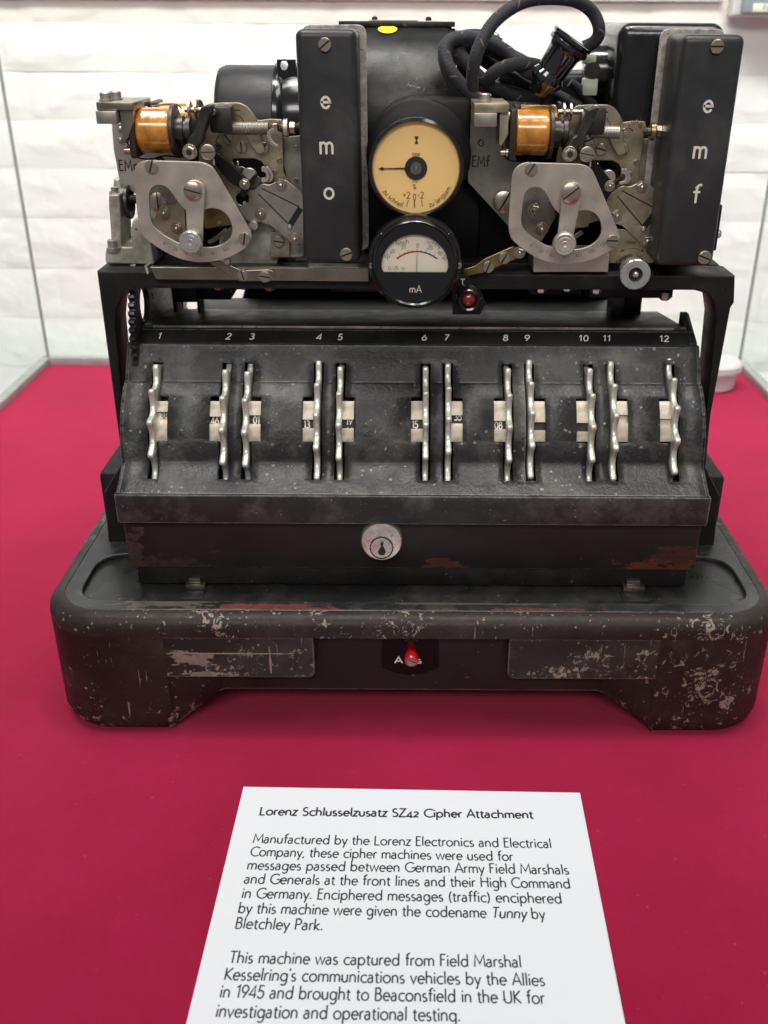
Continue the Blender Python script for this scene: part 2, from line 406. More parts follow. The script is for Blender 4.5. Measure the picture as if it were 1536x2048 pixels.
# ------------------------------------------------------------------ object helpers
WORLDLOC = {}
def wl(o): return WORLDLOC.get(o.name, Vector((0, 0, 0)))
def link(o, parent, loc):
    col.objects.link(o)
    loc = Vector(loc)
    if parent is not None:
        o.parent = parent
        o.location = loc - wl(parent)
    else:
        o.location = loc
    WORLDLOC[o.name] = loc
    return o
def empty(name, loc, parent=None, label=None, cat=None, group=None):
    o = bpy.data.objects.new(name, None); o.empty_display_size = 0.02
    link(o, parent, loc); props(o, label, cat, group); return o
def props(o, label=None, cat=None, group=None, kind=None):
    if label: o['label'] = label
    if cat: o['category'] = cat
    if group: o['group'] = group
    if kind: o['kind'] = kind
    return o
def finish(name, me, mats, parent, loc=None, smooth=35, label=None):
    for m in (mats if isinstance(mats, (list, tuple)) else [mats]): me.materials.append(m)
    if loc is None:
        xs = [v.co for v in me.vertices]
        mn = Vector((min(c.x for c in xs), min(c.y for c in xs), min(c.z for c in xs)))
        mx = Vector((max(c.x for c in xs), max(c.y for c in xs), max(c.z for c in xs)))
        loc = (mn+mx)/2
        me.transform(Matrix.Translation(-loc))
    if smooth:
        me.polygons.foreach_set('use_smooth', [True]*len(me.polygons))
        me.set_sharp_from_angle(angle=R(smooth))
    me.update()
    o = bpy.data.objects.new(name, me)
    link(o, parent, loc)
    if label: o['label'] = label
    return o
def mesh(name, verts, faces, mats, parent, loc=None, smooth=35, mi=None, uvs=None, label=None):
    me = bpy.data.meshes.new(name)
    me.from_pydata([tuple(v) for v in verts], [], faces)
    if mi: me.polygons.foreach_set('material_index', mi)
    if uvs:
        ul = me.uv_layers.new(name='uv')
        for i, l in enumerate(me.loops): ul.data[i].uv = uvs[l.vertex_index] if not isinstance(uvs, dict) else uvs[i]
    return finish(name, me, mats, parent, loc, smooth, label)

class MB:
    """collects shapes and links them as one mesh"""
    def __init__(s): s.v = []; s.f = []; s.mi = []
    def add(s, v, f, m=0):
        n = len(s.v); s.v += [tuple(x) for x in v]; s.f += [[i+n for i in q] for q in f]; s.mi += [m]*len(f); return s
    def box(s, x0, x1, y0, y1, z0, z1, b=0.0, m=0, seg=2):
        bm = bmesh.new()
        bmesh.ops.create_cube(bm, size=1)
        for v in bm.verts:
            v.co = Vector((x0+(v.co.x+.5)*(x1-x0), y0+(v.co.y+.5)*(y1-y0), z0+(v.co.z+.5)*(z1-z0)))
        if b: bmesh.ops.bevel(bm, geom=bm.edges[:], offset=b, segments=seg, profile=0.5, affect='EDGES')
        bm.verts.index_update()
        s.add([v.co.copy() for v in bm.verts], [[v.index for v in f.verts] for f in bm.faces], m); bm.free(); return s
    def lathe(s, c, axis, prof, seg=32, m=0, caps=True, ref=None):
        """prof = [(radius, distance along axis)]"""
        ax = Vector(axis).normalized()
        q = ax.orthogonal().normalized() if ref is None else Vector(ref)
        w = ax.cross(q); c = Vector(c); V = []; Fc = []
        for (r, t) in prof:
            for k in range(seg):
                a = 2*math.pi*k/seg
                V.append(c+ax*t+(q*math.cos(a)+w*math.sin(a))*r)
        for i in range(len(prof)-1):
            for k in range(seg):
                k2 = (k+1) % seg
                Fc.append([i*seg+k, i*seg+k2, (i+1)*seg+k2, (i+1)*seg+k])
        if caps:
            if prof[0][0] > 1e-6: Fc.append(list(range(seg))[::-1])
            if prof[-1][0] > 1e-6: Fc.append([(len(prof)-1)*seg+k for k in range(seg)])
        return s.add(V, Fc, m)
    def cyl(s, c, axis, r, t0, t1, b=0.0, seg=32, m=0):
        p = [(r, t0), (r, t1)] if not b else [(r-b, t0), (r, t0+b), (r, t1-b), (r-b, t1)]
        return s.lathe(c, axis, p, seg, m)
    def tube(s, pts, rad, seg=8, m=0):
        V, Fc, _ = tube_geo(pts, rad, seg); return s.add(V, Fc, m)
    def done(s, name, mats, parent, smooth=35, label=None, loc=None):
        me = bpy.data.meshes.new(name); me.from_pydata(s.v, [], s.f)
        me.polygons.foreach_set('material_index', s.mi)
        bm = bmesh.new(); bm.from_mesh(me); bmesh.ops.recalc_face_normals(bm, faces=bm.faces[:]); bm.to_mesh(me); bm.free()
        return finish(name, me, mats, parent, loc, smooth, label)

def tube_geo(pts, rad, seg=8):
    pts = [Vector(p) for p in pts]; V = []; Fc = []; UV = []
    t = (pts[1]-pts[0]).normalized(); q = t.orthogonal().normalized(); ln = 0
    for i, p in enumerate(pts):
        t2 = (pts[min(i+1, len(pts)-1)]-pts[max(i-1, 0)]).normalized()
        q = (q - t2*q.dot(t2)).normalized(); w = t2.cross(q)
        if i: ln += (p-pts[i-1]).length
        r = rad[i] if isinstance(rad, (list, tuple)) else rad
        for k in range(seg+1):
            a = 2*math.pi*k/seg
            V.append(p+(q*math.cos(a)+w*math.sin(a))*r); UV.append((ln, k/seg))
    n = seg+1
    for i in range(len(pts)-1):
        for k in range(seg): Fc.append([i*n+k, i*n+k+1, (i+1)*n+k+1, (i+1)*n+k])
    Fc.append([k for k in range(seg)][::-1]); Fc.append([(len(pts)-1)*n+k for k in range(seg)])
    return V, Fc, UV
def spline(ctrl, n=8):
    c = [Vector(p) for p in ctrl]; out = []
    for i in range(len(c)-1):
        p0, p1, p2, p3 = c[max(i-1, 0)], c[i], c[i+1], c[min(i+2, len(c)-1)]
        for k in range(n):
            t = k/n
            out.append(0.5*((2*p1)+(p2-p0)*t+(2*p0-5*p1+4*p2-p3)*t*t+(3*p1-p0-3*p2+p3)*t**3))
    out.append(c[-1]); return out
def round_poly(pts, r=0.0, n=5):
    """round every corner of a 2D polygon; r may be one value or a list"""
    out = []; N_ = len(pts)
    for i in range(N_):
        p = Vector(pts[i][:2]); a = Vector(pts[i-1][:2]); b = Vector(pts[(i+1) % N_][:2])
        rr = r[i] if isinstance(r, (list, tuple)) else r
        if rr <= 0: out.append(p); continue
        d = min(rr, (a-p).length*0.48, (b-p).length*0.48)
        A = p+(a-p).normalized()*d; B = p+(b-p).normalized()*d
        for k in range(n+1):
            t = k/n; out.append((1-t)**2*A+2*(1-t)*t*p+t*t*B)
    return out
def plate(name, outline, Y, th, mat, parent, holes=(), bevel=0.0004, label=None, smooth=35, axis='Y', dx=0.0):
    """flat part cut from sheet: outline/holes are 2D (X,Z) points, front face at Y, thickness th going back"""
    cu = bpy.data.curves.new(name, 'CURVE'); cu.dimensions = '2D'; cu.fill_mode = 'BOTH'
    for pl in [outline]+list(holes):
        sp = cu.splines.new('POLY'); sp.points.add(len(pl)-1)
        for i, p in enumerate(pl): sp.points[i].co = (p[0]+dx, p[1], 0, 1)
        sp.use_cyclic_u = True
    cu.extrude = max(th/2-bevel, 1e-5); cu.bevel_depth = bevel; cu.bevel_resolution = 1; cu.offset = -bevel
    tmp = bpy.data.objects.new('tmp', cu)
    me = bpy.data.meshes.new_from_object(tmp)
    bpy.data.objects.remove(tmp)
    me.materials.clear()
    if axis == 'Y':   # local (x,y,z)->(x, Yc - z, y)
        T = Matrix(((1, 0, 0, 0), (0, 0, -1, Y+th/2), (0, 1, 0, 0), (0, 0, 0, 1)))
    elif axis == 'X':   # outline is (Y,Z); extruded along X, 'Y' is the X of the middle
        T = Matrix(((0, 0, 1, Y), (1, 0, 0, 0), (0, 1, 0, 0), (0, 0, 0, 1)))
    else:             # axis Z: outline is (X,Y); top face at Y value
        T = Matrix(((1, 0, 0, 0), (0, 1, 0, 0), (0, 0, 1, Y-th/2), (0, 0, 0, 1)))
    me.transform(T)
    return finish(name, me, mat, parent, None, smooth, label)

# fasteners: unit radius, axis towards -Y, shared mesh data
def _screw_mesh(hexed=False, slotw=0.13, h=0.55, dome=0.0):
    b = MB()
    seg = 28
    if hexed:
        b.lathe((0, 0, 0), (0, -1, 0), [(1.18, 0), (1.18, 0.12), (1.12, 0.16)], 24, 0)
        b.lathe((0, 0, 0), (0, -1, 0), [(1.0, 0.1), (1.0, h*0.62)], 6, 0)
    else:
        b.lathe((0, 0, 0), (0, -1, 0), [(1.0, 0), (1.0, h*0.62)], seg, 0)
    # slot floor
    b.lathe((0, 0, 0), (0, -1, 0), [(0.97, h*0.62), (0.0, h*0.63)], seg, 1, caps=False)
    for sg in (1, -1):
        n = 14; a0 = math.asin(slotw)
        ring = []
        for rr, t in ((1.0, h*0.62), (1.0, h*0.88), (0.90, h), (0.45, h+dome)):
            aa = math.asin(min(0.9, slotw/rr)); row = []
            for k in range(n+1):
                a = aa+(math.pi-2*aa)*k/n
                row.append((rr*math.cos(a), -t, sg*rr*math.sin(a)))
            ring.append(row)
        V = [p for r_ in ring for p in r_]; Fc = []
        for i in range(3):
            for k in range(n): Fc.append([i*(n+1)+k, i*(n+1)+k+1, (i+1)*(n+1)+k+1, (i+1)*(n+1)+k])
        Fc.append([3*(n+1)+k for k in range(n+1)])
        # slot wall
        Fc.append([0, (n+1), 2*(n+1), 3*(n+1), 3*(n+1)+n, 2*(n+1)+n, (n+1)+n, n])
        b.add(V, Fc, 0)
    me = bpy.data.meshes.new('screw'); me.from_pydata(b.v, [], b.f)
    me.polygons.foreach_set('material_index', b.mi)
    bm = bmesh.new(); bm.from_mesh(me); bmesh.ops.recalc_face_normals(bm, faces=bm.faces[:]); bm.to_mesh(me); bm.free()
    me.polygons.foreach_set('use_smooth', [True]*len(me.polygons)); me.set_sharp_from_angle(angle=R(32))
    me.materials.append(M['screw']); me.materials.append(M['slot'])
    return me
def _nut_mesh(stud=True):
    b = MB()
    b.lathe((0, 0, 0), (0, -1, 0), [(1.25, 0), (1.25, 0.1), (1.2, 0.14)], 24)
    b.lathe((0, 0, 0), (0, -1, 0), [(1.0, 0.12), (1.0, 0.62), (0.88, 0.72), (0.55, 0.74)], 6)
    if stud: b.lathe((0, 0, 0), (0, -1, 0), [(0.46, 0.7), (0.46, 1.0), (0.36, 1.15), (0.16, 1.24), (0.0, 1.25)], 18)
    else: b.lathe((0, 0, 0), (0, -1, 0), [(0.50, 0.745), (0.40, 0.5), (0.3, 0.62), (0, 0.64)], 18, 1)
    me = bpy.data.meshes.new('nut'); me.from_pydata(b.v, [], b.f)
    me.polygons.foreach_set('material_index', b.mi)
    bm = bmesh.new(); bm.from_mesh(me); bmesh.ops.recalc_face_normals(bm, faces=bm.faces[:]); bm.to_mesh(me); bm.free()
    me.polygons.foreach_set('use_smooth', [True]*len(me.polygons)); me.set_sharp_from_angle(angle=R(32))
    me.materials.append(M['screw']); me.materials.append(M['slot'])
    return me
SCREW = _screw_mesh(); HEXSCREW = _screw_mesh(True); DOMESCREW = _screw_mesh(h=0.42, dome=0.12, slotw=0.07); FLATSCREW = _screw_mesh(h=0.35, slotw=0.06)
NUT = _nut_mesh(); HOLLOWNUT = _nut_mesh(False)
def fast(me, p, r, ang=0.0, parent=None, name='screw', tilt=0.0):
    o = bpy.data.objects.new(name, me)
    link(o, parent, p); o.scale = (r, r, r); o.rotation_euler = (tilt, R(ang), 0)
    return o

# ------------------------------------------------------------------ a single-line alphabet drawn as ribbons
def arc(cx, cy, rx, ry, a0, a1, n=None):
    n = n or max(4, int(abs(a1-a0)/22))
    return [(cx+rx*math.cos(R(a0+(a1-a0)*k/n)), cy+ry*math.sin(R(a0+(a1-a0)*k/n))) for k in range(n+1)]
X = 0.62
G = {
 ' ': (0.36, []),
 'a': (0.56, [arc(0.25, 0.42, 0.17, 0.20, 150, 0)+[(0.42, 0)], [(0.42, 0.36), (0.27, 0.36)]+arc(0.22, 0.18, 0.17, 0.18, 90, 270)+arc(0.24, 0.2, 0.18, 0.2, 270, 350)]),
 'b': (0.68, [[(0.09, 1.05), (0.09, 0)], arc(0.34, 0.31, 0.25, 0.31, 0, 360)]),
 'c': (0.56, [arc(0.36, 0.31, 0.28, 0.31, 48, 312)]),
 'd': (0.70, [[(0.59, 1.05), (0.59, 0)], arc(0.34, 0.31, 0.25, 0.31, 0, 360)]),
 'e': (0.62, [[(0.10, 0.33), (0.57, 0.33)]+arc(0.32, 0.31, 0.25, 0.31, 4, 318)]),
 'f': (0.38, [[(0.18, 0), (0.18, 0.85)]+arc(0.37, 0.85, 0.19, 0.20, 180, 75), [(0.03, X), (0.35, X)]]),
 'g': (0.68, [arc(0.33, 0.31, 0.25, 0.31, 0, 360), [(0.58, X), (0.58, -0.05)]+arc(0.33, -0.07, 0.25, 0.27, 0, -140)]),
 'h': (0.62, [[(0.09, 1.05), (0.09, 0)], arc(0.30, 0.38, 0.21, 0.24, 180, 0)+[(0.51, 0)]]),
 'i': (0.22, [[(0.11, X), (0.11, 0)], [(0.11, 0.80), (0.11, 0.93)]]),
 'k': (0.55, [[(0.09, 1.05), (0.09, 0)], [(0.48, X), (0.12, 0.29), (0.52, 0)]]),
 'l': (0.22, [[(0.11, 1.05), (0.11, 0)]]),
 'm': (0.92, [[(0.09, X), (0.09, 0)], arc(0.27, 0.40, 0.18, 0.22, 180, 0)+[(0.45, 0)], arc(0.64, 0.40, 0.19, 0.22, 180, 0)+[(0.83, 0)]]),
 'n': (0.62, [[(0.09, X), (0.09, 0)], arc(0.30, 0.38, 0.21, 0.24, 180, 0)+[(0.51, 0)]]),
 'o': (0.68, [arc(0.34, 0.31, 0.28, 0.31, 0, 360)]),
 'p': (0.68, [[(0.09, X), (0.09, -0.35)], arc(0.34, 0.31, 0.25, 0.31, 0, 360)]),
 'r': (0.38, [[(0.09, X), (0.09, 0)], arc(0.28, 0.38, 0.19, 0.24, 180, 65)]),
 's': (0.46, [arc(0.23, 0.46, 0.15, 0.155, 50, 250)+arc(0.22, 0.155, 0.17, 0.155, 80, -145)]),
 't': (0.38, [[(0.17, 0.82), (0.17, 0.12)]+arc(0.30, 0.13, 0.13, 0.13, 180, 300), [(0.03, X), (0.35, X)]]),
 'u': (0.62, [[(0.09, X), (0.09, 0.24)]+arc(0.30, 0.24, 0.21, 0.24, 180, 360)+[(0.51, X)], [(0.51, 0.24), (0.51, 0)]]),
 'v': (0.54, [[(0.03, X), (0.27, 0), (0.51, X)]]),
 'w': (0.84, [[(0.03, X), (0.22, 0), (0.42, X), (0.62, 0), (0.81, X)]]),
 'x': (0.5, [[(0.03, X), (0.47, 0)], [(0.47, X), (0.03, 0)]]),
 'y': (0.54, [[(0.03, X), (0.28, 0.02)], [(0.51, X), (0.17, -0.35)]]),
 'z': (0.50, [[(0.05, X), (0.44, X), (0.05, 0), (0.46, 0)]]),
 'A': (0.78, [[(0.03, 0), (0.39, 1), (0.75, 0)], [(0.16, 0.32), (0.62, 0.32)]]),
 'B': (0.64, [[(0.1, 0), (0.1, 1), (0.3, 1)]+arc(0.3, 0.77, 0.2, 0.23, 90, -90)+[(0.1, 0.54)], [(0.3, 0.54)]+arc(0.32, 0.27, 0.24, 0.27, 90, -90)+[(0.1, 0)]]),
 'C': (0.84, [arc(0.54, 0.5, 0.47, 0.5, 48, 312)]),
 'D': (0.80, [[(0.1, 0), (0.1, 1), (0.25, 1)]+arc(0.25, 0.5, 0.48, 0.5, 90, -90)+[(0.1, 0)]]),
 'E': (0.56, [[(0.5, 1), (0.1, 1), (0.1, 0), (0.5, 0)], [(0.1, 0.6), (0.44, 0.6)]]),
 'F': (0.54, [[(0.5, 1), (0.1, 1), (0.1, 0)], [(0.1, 0.56), (0.42, 0.56)]]),
 'G': (0.92, [arc(0.54, 0.5, 0.47, 0.5, 48, 330)+[(0.95, 0.45), (0.62, 0.45)]]),
 'H': (0.80, [[(0.1, 0), (0.1, 1)], [(0.7, 0), (0.7, 1)], [(0.1, 0.55), (0.7, 0.55)]]),
 'K': (0.66, [[(0.1, 0), (0.1, 1)], [(0.60, 1), (0.13, 0.5), (0.64, 0)]]),
 'L': (0.56, [[(0.1, 1), (0.1, 0), (0.52, 0)]]),
 'M': (0.98, [[(0.06, 0), (0.14, 1), (0.49, 0.25), (0.84, 1), (0.92, 0)]]),
 'P': (0.60, [[(0.1, 0), (0.1, 1), (0.3, 1)]+arc(0.3, 0.74, 0.24, 0.26, 90, -90)+[(0.1, 0.48)]]),
 'S': (0.60, [arc(0.30, 0.75, 0.20, 0.25, 40, 250)+arc(0.28, 0.26, 0.24, 0.26, 75, -145)]),
 'T': (0.62, [[(0.02, 1), (0.60, 1)], [(0.31, 1), (0.31, 0)]]),
 'U': (0.78, [[(0.1, 1), (0.1, 0.3)]+arc(0.39, 0.3, 0.29, 0.3, 180, 360)+[(0.68, 1)]]),
 'I': (0.22, [[(0.11, 1), (0.11, 0)]]),
 'Z': (0.66, [[(0.05, 1), (0.60, 1), (0.04, 0), (0.62, 0)]]),
 '0': (0.64, [arc(0.32, 0.5, 0.25, 0.5, 0, 360)]),
 '1': (0.40, [[(0.05, 0.80), (0.26, 1), (0.26, 0)]]),
 '2': (0.60, [arc(0.29, 0.73, 0.23, 0.27, 160, -25)+[(0.06, 0), (0.55, 0)]]),
 '3': (0.58, [arc(0.26, 0.76, 0.2, 0.24, 150, -90)+arc(0.26, 0.26, 0.25, 0.26, 90, -150)]),
 '4': (0.64, [[(0.60, 0.25), (0.04, 0.25), (0.46, 1), (0.46, 0)]]),
 '5': (0.60, [[(0.50, 1), (0.16, 1), (0.12, 0.56)]+arc(0.27, 0.30, 0.25, 0.31, 110, -150)]),
 '6': (0.62, [arc(0.31, 0.3, 0.25, 0.3, 0, 360), [(0.09, 0.42), (0.40, 1)]]),
 '7': (0.56, [[(0.04, 1), (0.52, 1), (0.18, 0)]]),
 '8': (0.60, [arc(0.30, 0.77, 0.19, 0.23, 0, 360), arc(0.30, 0.27, 0.24, 0.27, 0, 360)]),
 '9': (0.62, [arc(0.31, 0.7, 0.25, 0.3, 0, 360), [(0.53, 0.58), (0.22, 0)]]),
 '\x02': (0.55, [arc(0.26, 0.45, 0.18, 0.17, 160, -25)+[(0.06, 0), (0.48, 0)]]),
 '\x04': (0.60, [[(0.56, 0.05), (0.04, 0.05), (0.42, 0.62), (0.42, -0.15)]]),
 '.': (0.26, [[(0.12, 0.0), (0.12, 0.14)]]),
 ',': (0.22, [[(0.13, 0.05), (0.06, -0.14)]]),
 "'": (0.16, [[(0.10, 1.05), (0.05, 0.84)]]),
 '(': (0.34, [arc(0.50, 0.42, 0.38, 0.68, 125, 235)]),
 ')': (0.34, [arc(-0.16, 0.42, 0.38, 0.68, 55, -55)]),
 '-': (0.50, [[(0.06, 0.5), (0.42, 0.5)]]),
 '+': (0.62, [[(0.08, 0.5), (0.54, 0.5)], [(0.31, 0.27), (0.31, 0.73)]]),
 '%': (0.70, [arc(0.16, 0.8, 0.12, 0.16, 0, 360), arc(0.54, 0.18, 0.12, 0.16, 0, 360), [(0.56, 1), (0.12, 0)]]),
}
def text_width(s, track=0.0): return sum(G[c][0]+track for c in s)-track
def ribbon(pts, hw, caps=False):
    """2D polyline -> strip vertices & quads"""
    P = [Vector(p) for p in pts]; V = []; Fc = []
    closed = (P[0]-P[-1]).length < 1e-6
    n = len(P)
    for i in range(n):
        a = P[i-1] if i else (P[-2] if closed else None)
        b = P[i+1] if i < n-1 else (P[1] if closed else None)
        d1 = (P[i]-a).normalized() if a is not None else (b-P[i]).normalized()
        d2 = (b-P[i]).normalized() if b is not None else d1
        n1 = Vector((-d1.y, d1.x)); n2 = Vector((-d2.y, d2.x))
        m = n1+n2
        m = m.normalized() if m.length > 1e-3 else n1
        k = min(1/max(m.dot(n1), 0.3), 2.2)
        V += [P[i]+m*hw*k, P[i]-m*hw*k]
    for i in range(n-1): Fc.append([2*i, 2*i+1, 2*i+3, 2*i+2])
    if caps:
        for c, d in ((P[0], (P[0]-P[1]).normalized()), (P[-1], (P[-1]-P[-2]).normalized())):
            a0 = math.atan2(d.y, d.x); base = len(V)
            V += [c+Vector((math.cos(a0+R(t)), math.sin(a0+R(t))))*hw for t in range(-90, 91, 30)]
            Fc.append(list(range(base, len(V))))
    return V, Fc
class Ink:
    """flat print gathered as thin ribbons, strokes staggered by a few hundredths of a millimetre"""
    def __init__(s): s.v = []; s.f = []; s.k = 0
    def stroke(s, pts, hw, fn, nrm, caps=False):
        if (Vector(pts[0])-Vector(pts[-1])).length < 1e-6: caps = False
        V, Fc = ribbon(pts, hw, caps); n = len(s.v); off = Vector(nrm)*(0.00012+(s.k % 4)*0.00003); s.k += 1
        for p in V: s.v.append(tuple(fn(p.x, p.y)+off))
        s.f += [[i+n for i in q] for q in Fc]
    def text(s, st, size, fn, nrm, weight=0.08, track=0.0, sx=1.0, slant=0.0, caps=False, skip=''):
        """fn maps (x, y) in metres on the surface to a point"""
        x = 0.0
        for ch in st:
            adv, strokes = G[ch]
            if ch not in skip:
                for q in strokes:
                    s.stroke([((x+p[0]+slant*p[1])*size*sx, p[1]*size) for p in q], weight*size/2, fn, nrm, caps)
            x += adv+track
        return x*size*sx
    def done(s, name, mat, parent, label=None):
        return mesh(name, s.v, s.f, mat, parent, smooth=0, label=label)
def front_fn(p0):       # writing on an upright surface facing the camera side
    p0 = Vector(p0); return lambda x, y: p0+Vector((x, 0, y))
FN = (0, -1, 0)
def arc_fn(c, r, ang, Y, outward=True):
    """text along a circle in the upright plane; ang: angle (deg) where x = 0, reading clockwise if outward"""
    c = Vector(c)
    def f(x, y):
        if outward: a = R(ang)-x/r; rr = r+y
        else: a = R(ang)+x/r; rr = r-y
        return Vector((c.x+rr*math.cos(a), Y, c.z+rr*math.sin(a)))
    return f

# ================================================================== SETTING
# red cloth surface of the plinth
RX0, RX1, RY0, RY1 = -0.56, 0.56, -0.42, 0.885
LC = atz(104, 727, 0.0); RC = atz(1478, 741, 0.0)
REARY = (LC.y+RC.y)/2
RX0, RX1, RY1 = LC.x, RC.x, REARY
nx, ny = 40, 44
V = [(RX0-0.004+(RX1-RX0+0.008)*i/nx, -0.46+(RY1+0.004+0.46)*j/ny, 0.0) for j in range(ny+1) for i in range(nx+1)]
Fc = [[j*(nx+1)+i, j*(nx+1)+i+1, (j+1)*(nx+1)+i+1, (j+1)*(nx+1)+i] for j in range(ny) for i in range(nx)]
o = mesh('red_cloth', V, Fc, M['cloth'], None, smooth=35)
props(o, kind='structure', label='crimson cloth covering the floor of the glass case')
o = MB().box(RX0-0.03, RX1+0.03, -0.47, RY1+0.03, -0.9, -0.004, 0.004).done('plinth', M['boxwhite'], None)
props(o, kind='structure', label='white plinth under the crimson cloth')

# painted brick wall behind
WY = REARY+0.075
wall = MB().box(-1.4, 1.5, WY+0.0035, WY+0.12, -1.0, 1.1).done('wall', M['joint'], None)
props(wall, kind='structure', label='white painted brick wall behind the case')
course = []
ys = [-55, 45, 143, 240, 337, 436, 536, 637, 735, 835, 940]
zs = sorted({round((at(60, y, WY)).z, 4) for y in ys})
zs = [zs[0]-0.075]+zs
bl, bh = 0.215, 0.075
def brick_mesh(seed):
    rnd = random.Random(seed); b = MB(); n, m = 9, 4; H = 0.0745
    V = []; w, h = 0.2246/2, 0.5
    for j in range(m+1):
        for i in range(n+1):
            x = -w+2*w*i/n; z = -h+2*h*j/m
            e = min(i, n-i, j, m-j)
            y = 0.0 if e == 0 else -0.0008-rnd.random()*0.0008
            V.append((x+(rnd.random()-.5)*0.001*(0 if e == 0 else 1), y, z))
    Fc = [[j*(n+1)+i, j*(n+1)+i+1, (j+1)*(n+1)+i+1, (j+1)*(n+1)+i] for j in range(m) for i in range(n)]
    me = bpy.data.meshes.new('brick'); me.from_pydata(V, [], Fc)
    me.polygons.foreach_set('use_smooth', [True]*len(me.polygons)); return me
variants = []
for k in range(7):
    variants.append(brick_mesh(k))
    variants[-1].materials.append(M['brick'])
warm_bricks = [brick_mesh(40+k) for k in range(3)]
for k in warm_bricks: k.materials.append(M['brickb'])
for j in range(len(zs)-1):
    z0, z1 = zs[j], zs[j+1]
    shift = 0.1125 if j % 2 else 0.0
    for i in range(-5, 6):
        x = i*0.225+shift
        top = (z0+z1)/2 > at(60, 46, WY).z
        me = random.choice(warm_bricks if top else variants)
        o = bpy.data.objects.new('brick', me)
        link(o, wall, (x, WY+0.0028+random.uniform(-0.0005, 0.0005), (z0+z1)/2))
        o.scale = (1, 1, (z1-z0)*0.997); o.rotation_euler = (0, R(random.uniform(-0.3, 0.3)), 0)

# glass display case: rails, panes and corner seals
case = empty('glass_display_case', (0, RY1, 0), None, 'clear glass display case with grey rails standing over the crimson cloth', 'display case')
RH = 0.012
for nm, args in (('rail', (RX0-0.012, RX1+0.012, RY1, RY1+0.014, -0.002, RH)),):
    MB().box(*args, 0.001).done(nm, M['railm'], case, label='grey rail along the rear of the cloth')
MB().box(RX0-0.014, RX0, -0.46, RY1-0.0005, -0.002, RH, 0.001).done('rail', M['railm'], case)
MB().box(RX1, RX1+0.014, -0.46, RY1-0.0005, -0.002, RH, 0.001).done('rail', M['railm'], case)
CH = 0.92
MB().box(RX0+0.004, RX1-0.004, RY1+0.004, RY1+0.010, RH, CH).done('glass_pane', M['glass'], case, smooth=0)
MB().box(RX0-0.010, RX0-0.004, -0.46, RY1+0.0, RH, CH).done('glass_pane', M['glass'], case, smooth=0)
MB().box(RX1+0.004, RX1+0.010, -0.46, RY1+0.0, RH, CH).done('glass_pane', M['glass'], case, smooth=0)
for sx in (RX0-0.003, RX1+0.003):
    MB().box(sx-0.0015, sx+0.0015, RY1+0.002, RY1+0.0085, RH, CH, 0.0006).done('corner_seal', M['seal'], case)

# switch box and trunking on the wall, top right
sb = empty('wall_switch_box', at(1520, 20, WY-0.03), None, 'blue grey wall box with a cream label, top right on the brick wall', 'switch box')
a = at(1464, 34, WY-0.03); b_ = at(1700, -160, WY-0.03)
MB().box(a.x, b_.x, WY-0.028, WY, a.z, b_.z, 0.005, seg=3).done('back_box', M['boxwhite'], sb)
a = at(1484, 26, WY-0.04)
MB().box(a.x, b_.x-0.01, WY-0.044, WY-0.028, a.z, b_.z-0.01, 0.003).done('lid', M['boxgrey'], sb)
a = at(1505, 24, WY-0.046); b2 = at(1640, 8, WY-0.046)
MB().box(a.x, b2.x, WY-0.0458, WY-0.0442, a.z, b2.z, 0.0004).done('label_plate', M['labelcream'], sb)
ink = Ink(); p = at(1525, 20.5, WY-0.046); p.y = WY-0.0458
ink.text('PIL', 0.0068, front_fn(p), FN, 0.13, 0.1); ink.done('lettering', M['brownink'], sb)
a = at(560, 2, WY-0.03); b_ = at(1456, 11, WY-0.03)
o = MB().box(-0.75, b_.x, WY-0.006, WY-0.0005, b_.z+0.0045, b_.z+0.05, 0.002).done('cable_trunking', M['boxwhite'], None)
props(o, 'long pale cable trunking running along the brick wall at the top edge', 'trunking')

# plastic tub
tp = atz(1444, 793, 0.0)
tp = Vector((tp.x-0.006, tp.y+0.045, 0.0))
tub = empty('plastic_tub', tp, None, 'small translucent white plastic tub behind the right leg of the machine', 'tub')
tr = 0.040
MB().lathe(tp, (0, 0, 1), [(tr*0.80, 0.0005), (tr*0.86, 0.003), (tr*0.95, 0.034), (tr*0.93, 0.034), (tr*0.84, 0.004), (0, 0.004)], 40, caps=False).done('tub_body', M['tub'], tub)
MB().lathe(tp, (0, 0, 1), [(tr*0.97, 0.0295), (tr*1.05, 0.030), (tr*1.05, 0.039), (tr*0.98, 0.041), (tr*0.90, 0.0385), (0, 0.038)], 40, caps=False).done('lid', M['tub'], tub)

# ------------------------------------------------------------------ information card
CZ = 0.0038
TL, TR_, BL, BR = atz(487, 1573, CZ), atz(1160, 1585, CZ), atz(372, 2048, CZ), atz(1255, 2048, CZ)
cx_ = (TR_-TL); wcard = cx_.length; ex = cx_.normalized(); ey = Vector((-ex.y, ex.x, 0))
card = empty('information_card', (TL+TR_)/2-ey*0.05-Vector((0, 0, 0.0015)), None, 'white printed information card lying on the crimson cloth in front of the machine', 'card')
hc = 0.26
corn = [TL, TR_, TR_-ey*hc, TL-ey*hc]
V = [(c.x, c.y, 0.0004) for c in corn]+[(c.x, c.y, CZ) for c in corn]
bm = bmesh.new(); vs = [bm.verts.new(v) for v in V]
for q in ((3, 2, 1, 0), (4, 5, 6, 7), (0, 1, 5, 4), (1, 2, 6, 5), (2, 3, 7, 6), (3, 0, 4, 7)): bm.faces.new([vs[i] for i in q])
bmesh.ops.bevel(bm, geom=bm.edges[:], offset=0.0002, segments=1, affect='EDGES')
me = bpy.data.meshes.new('board'); bm.to_mesh(me); bm.free(); finish('board', me, M['card'], card)
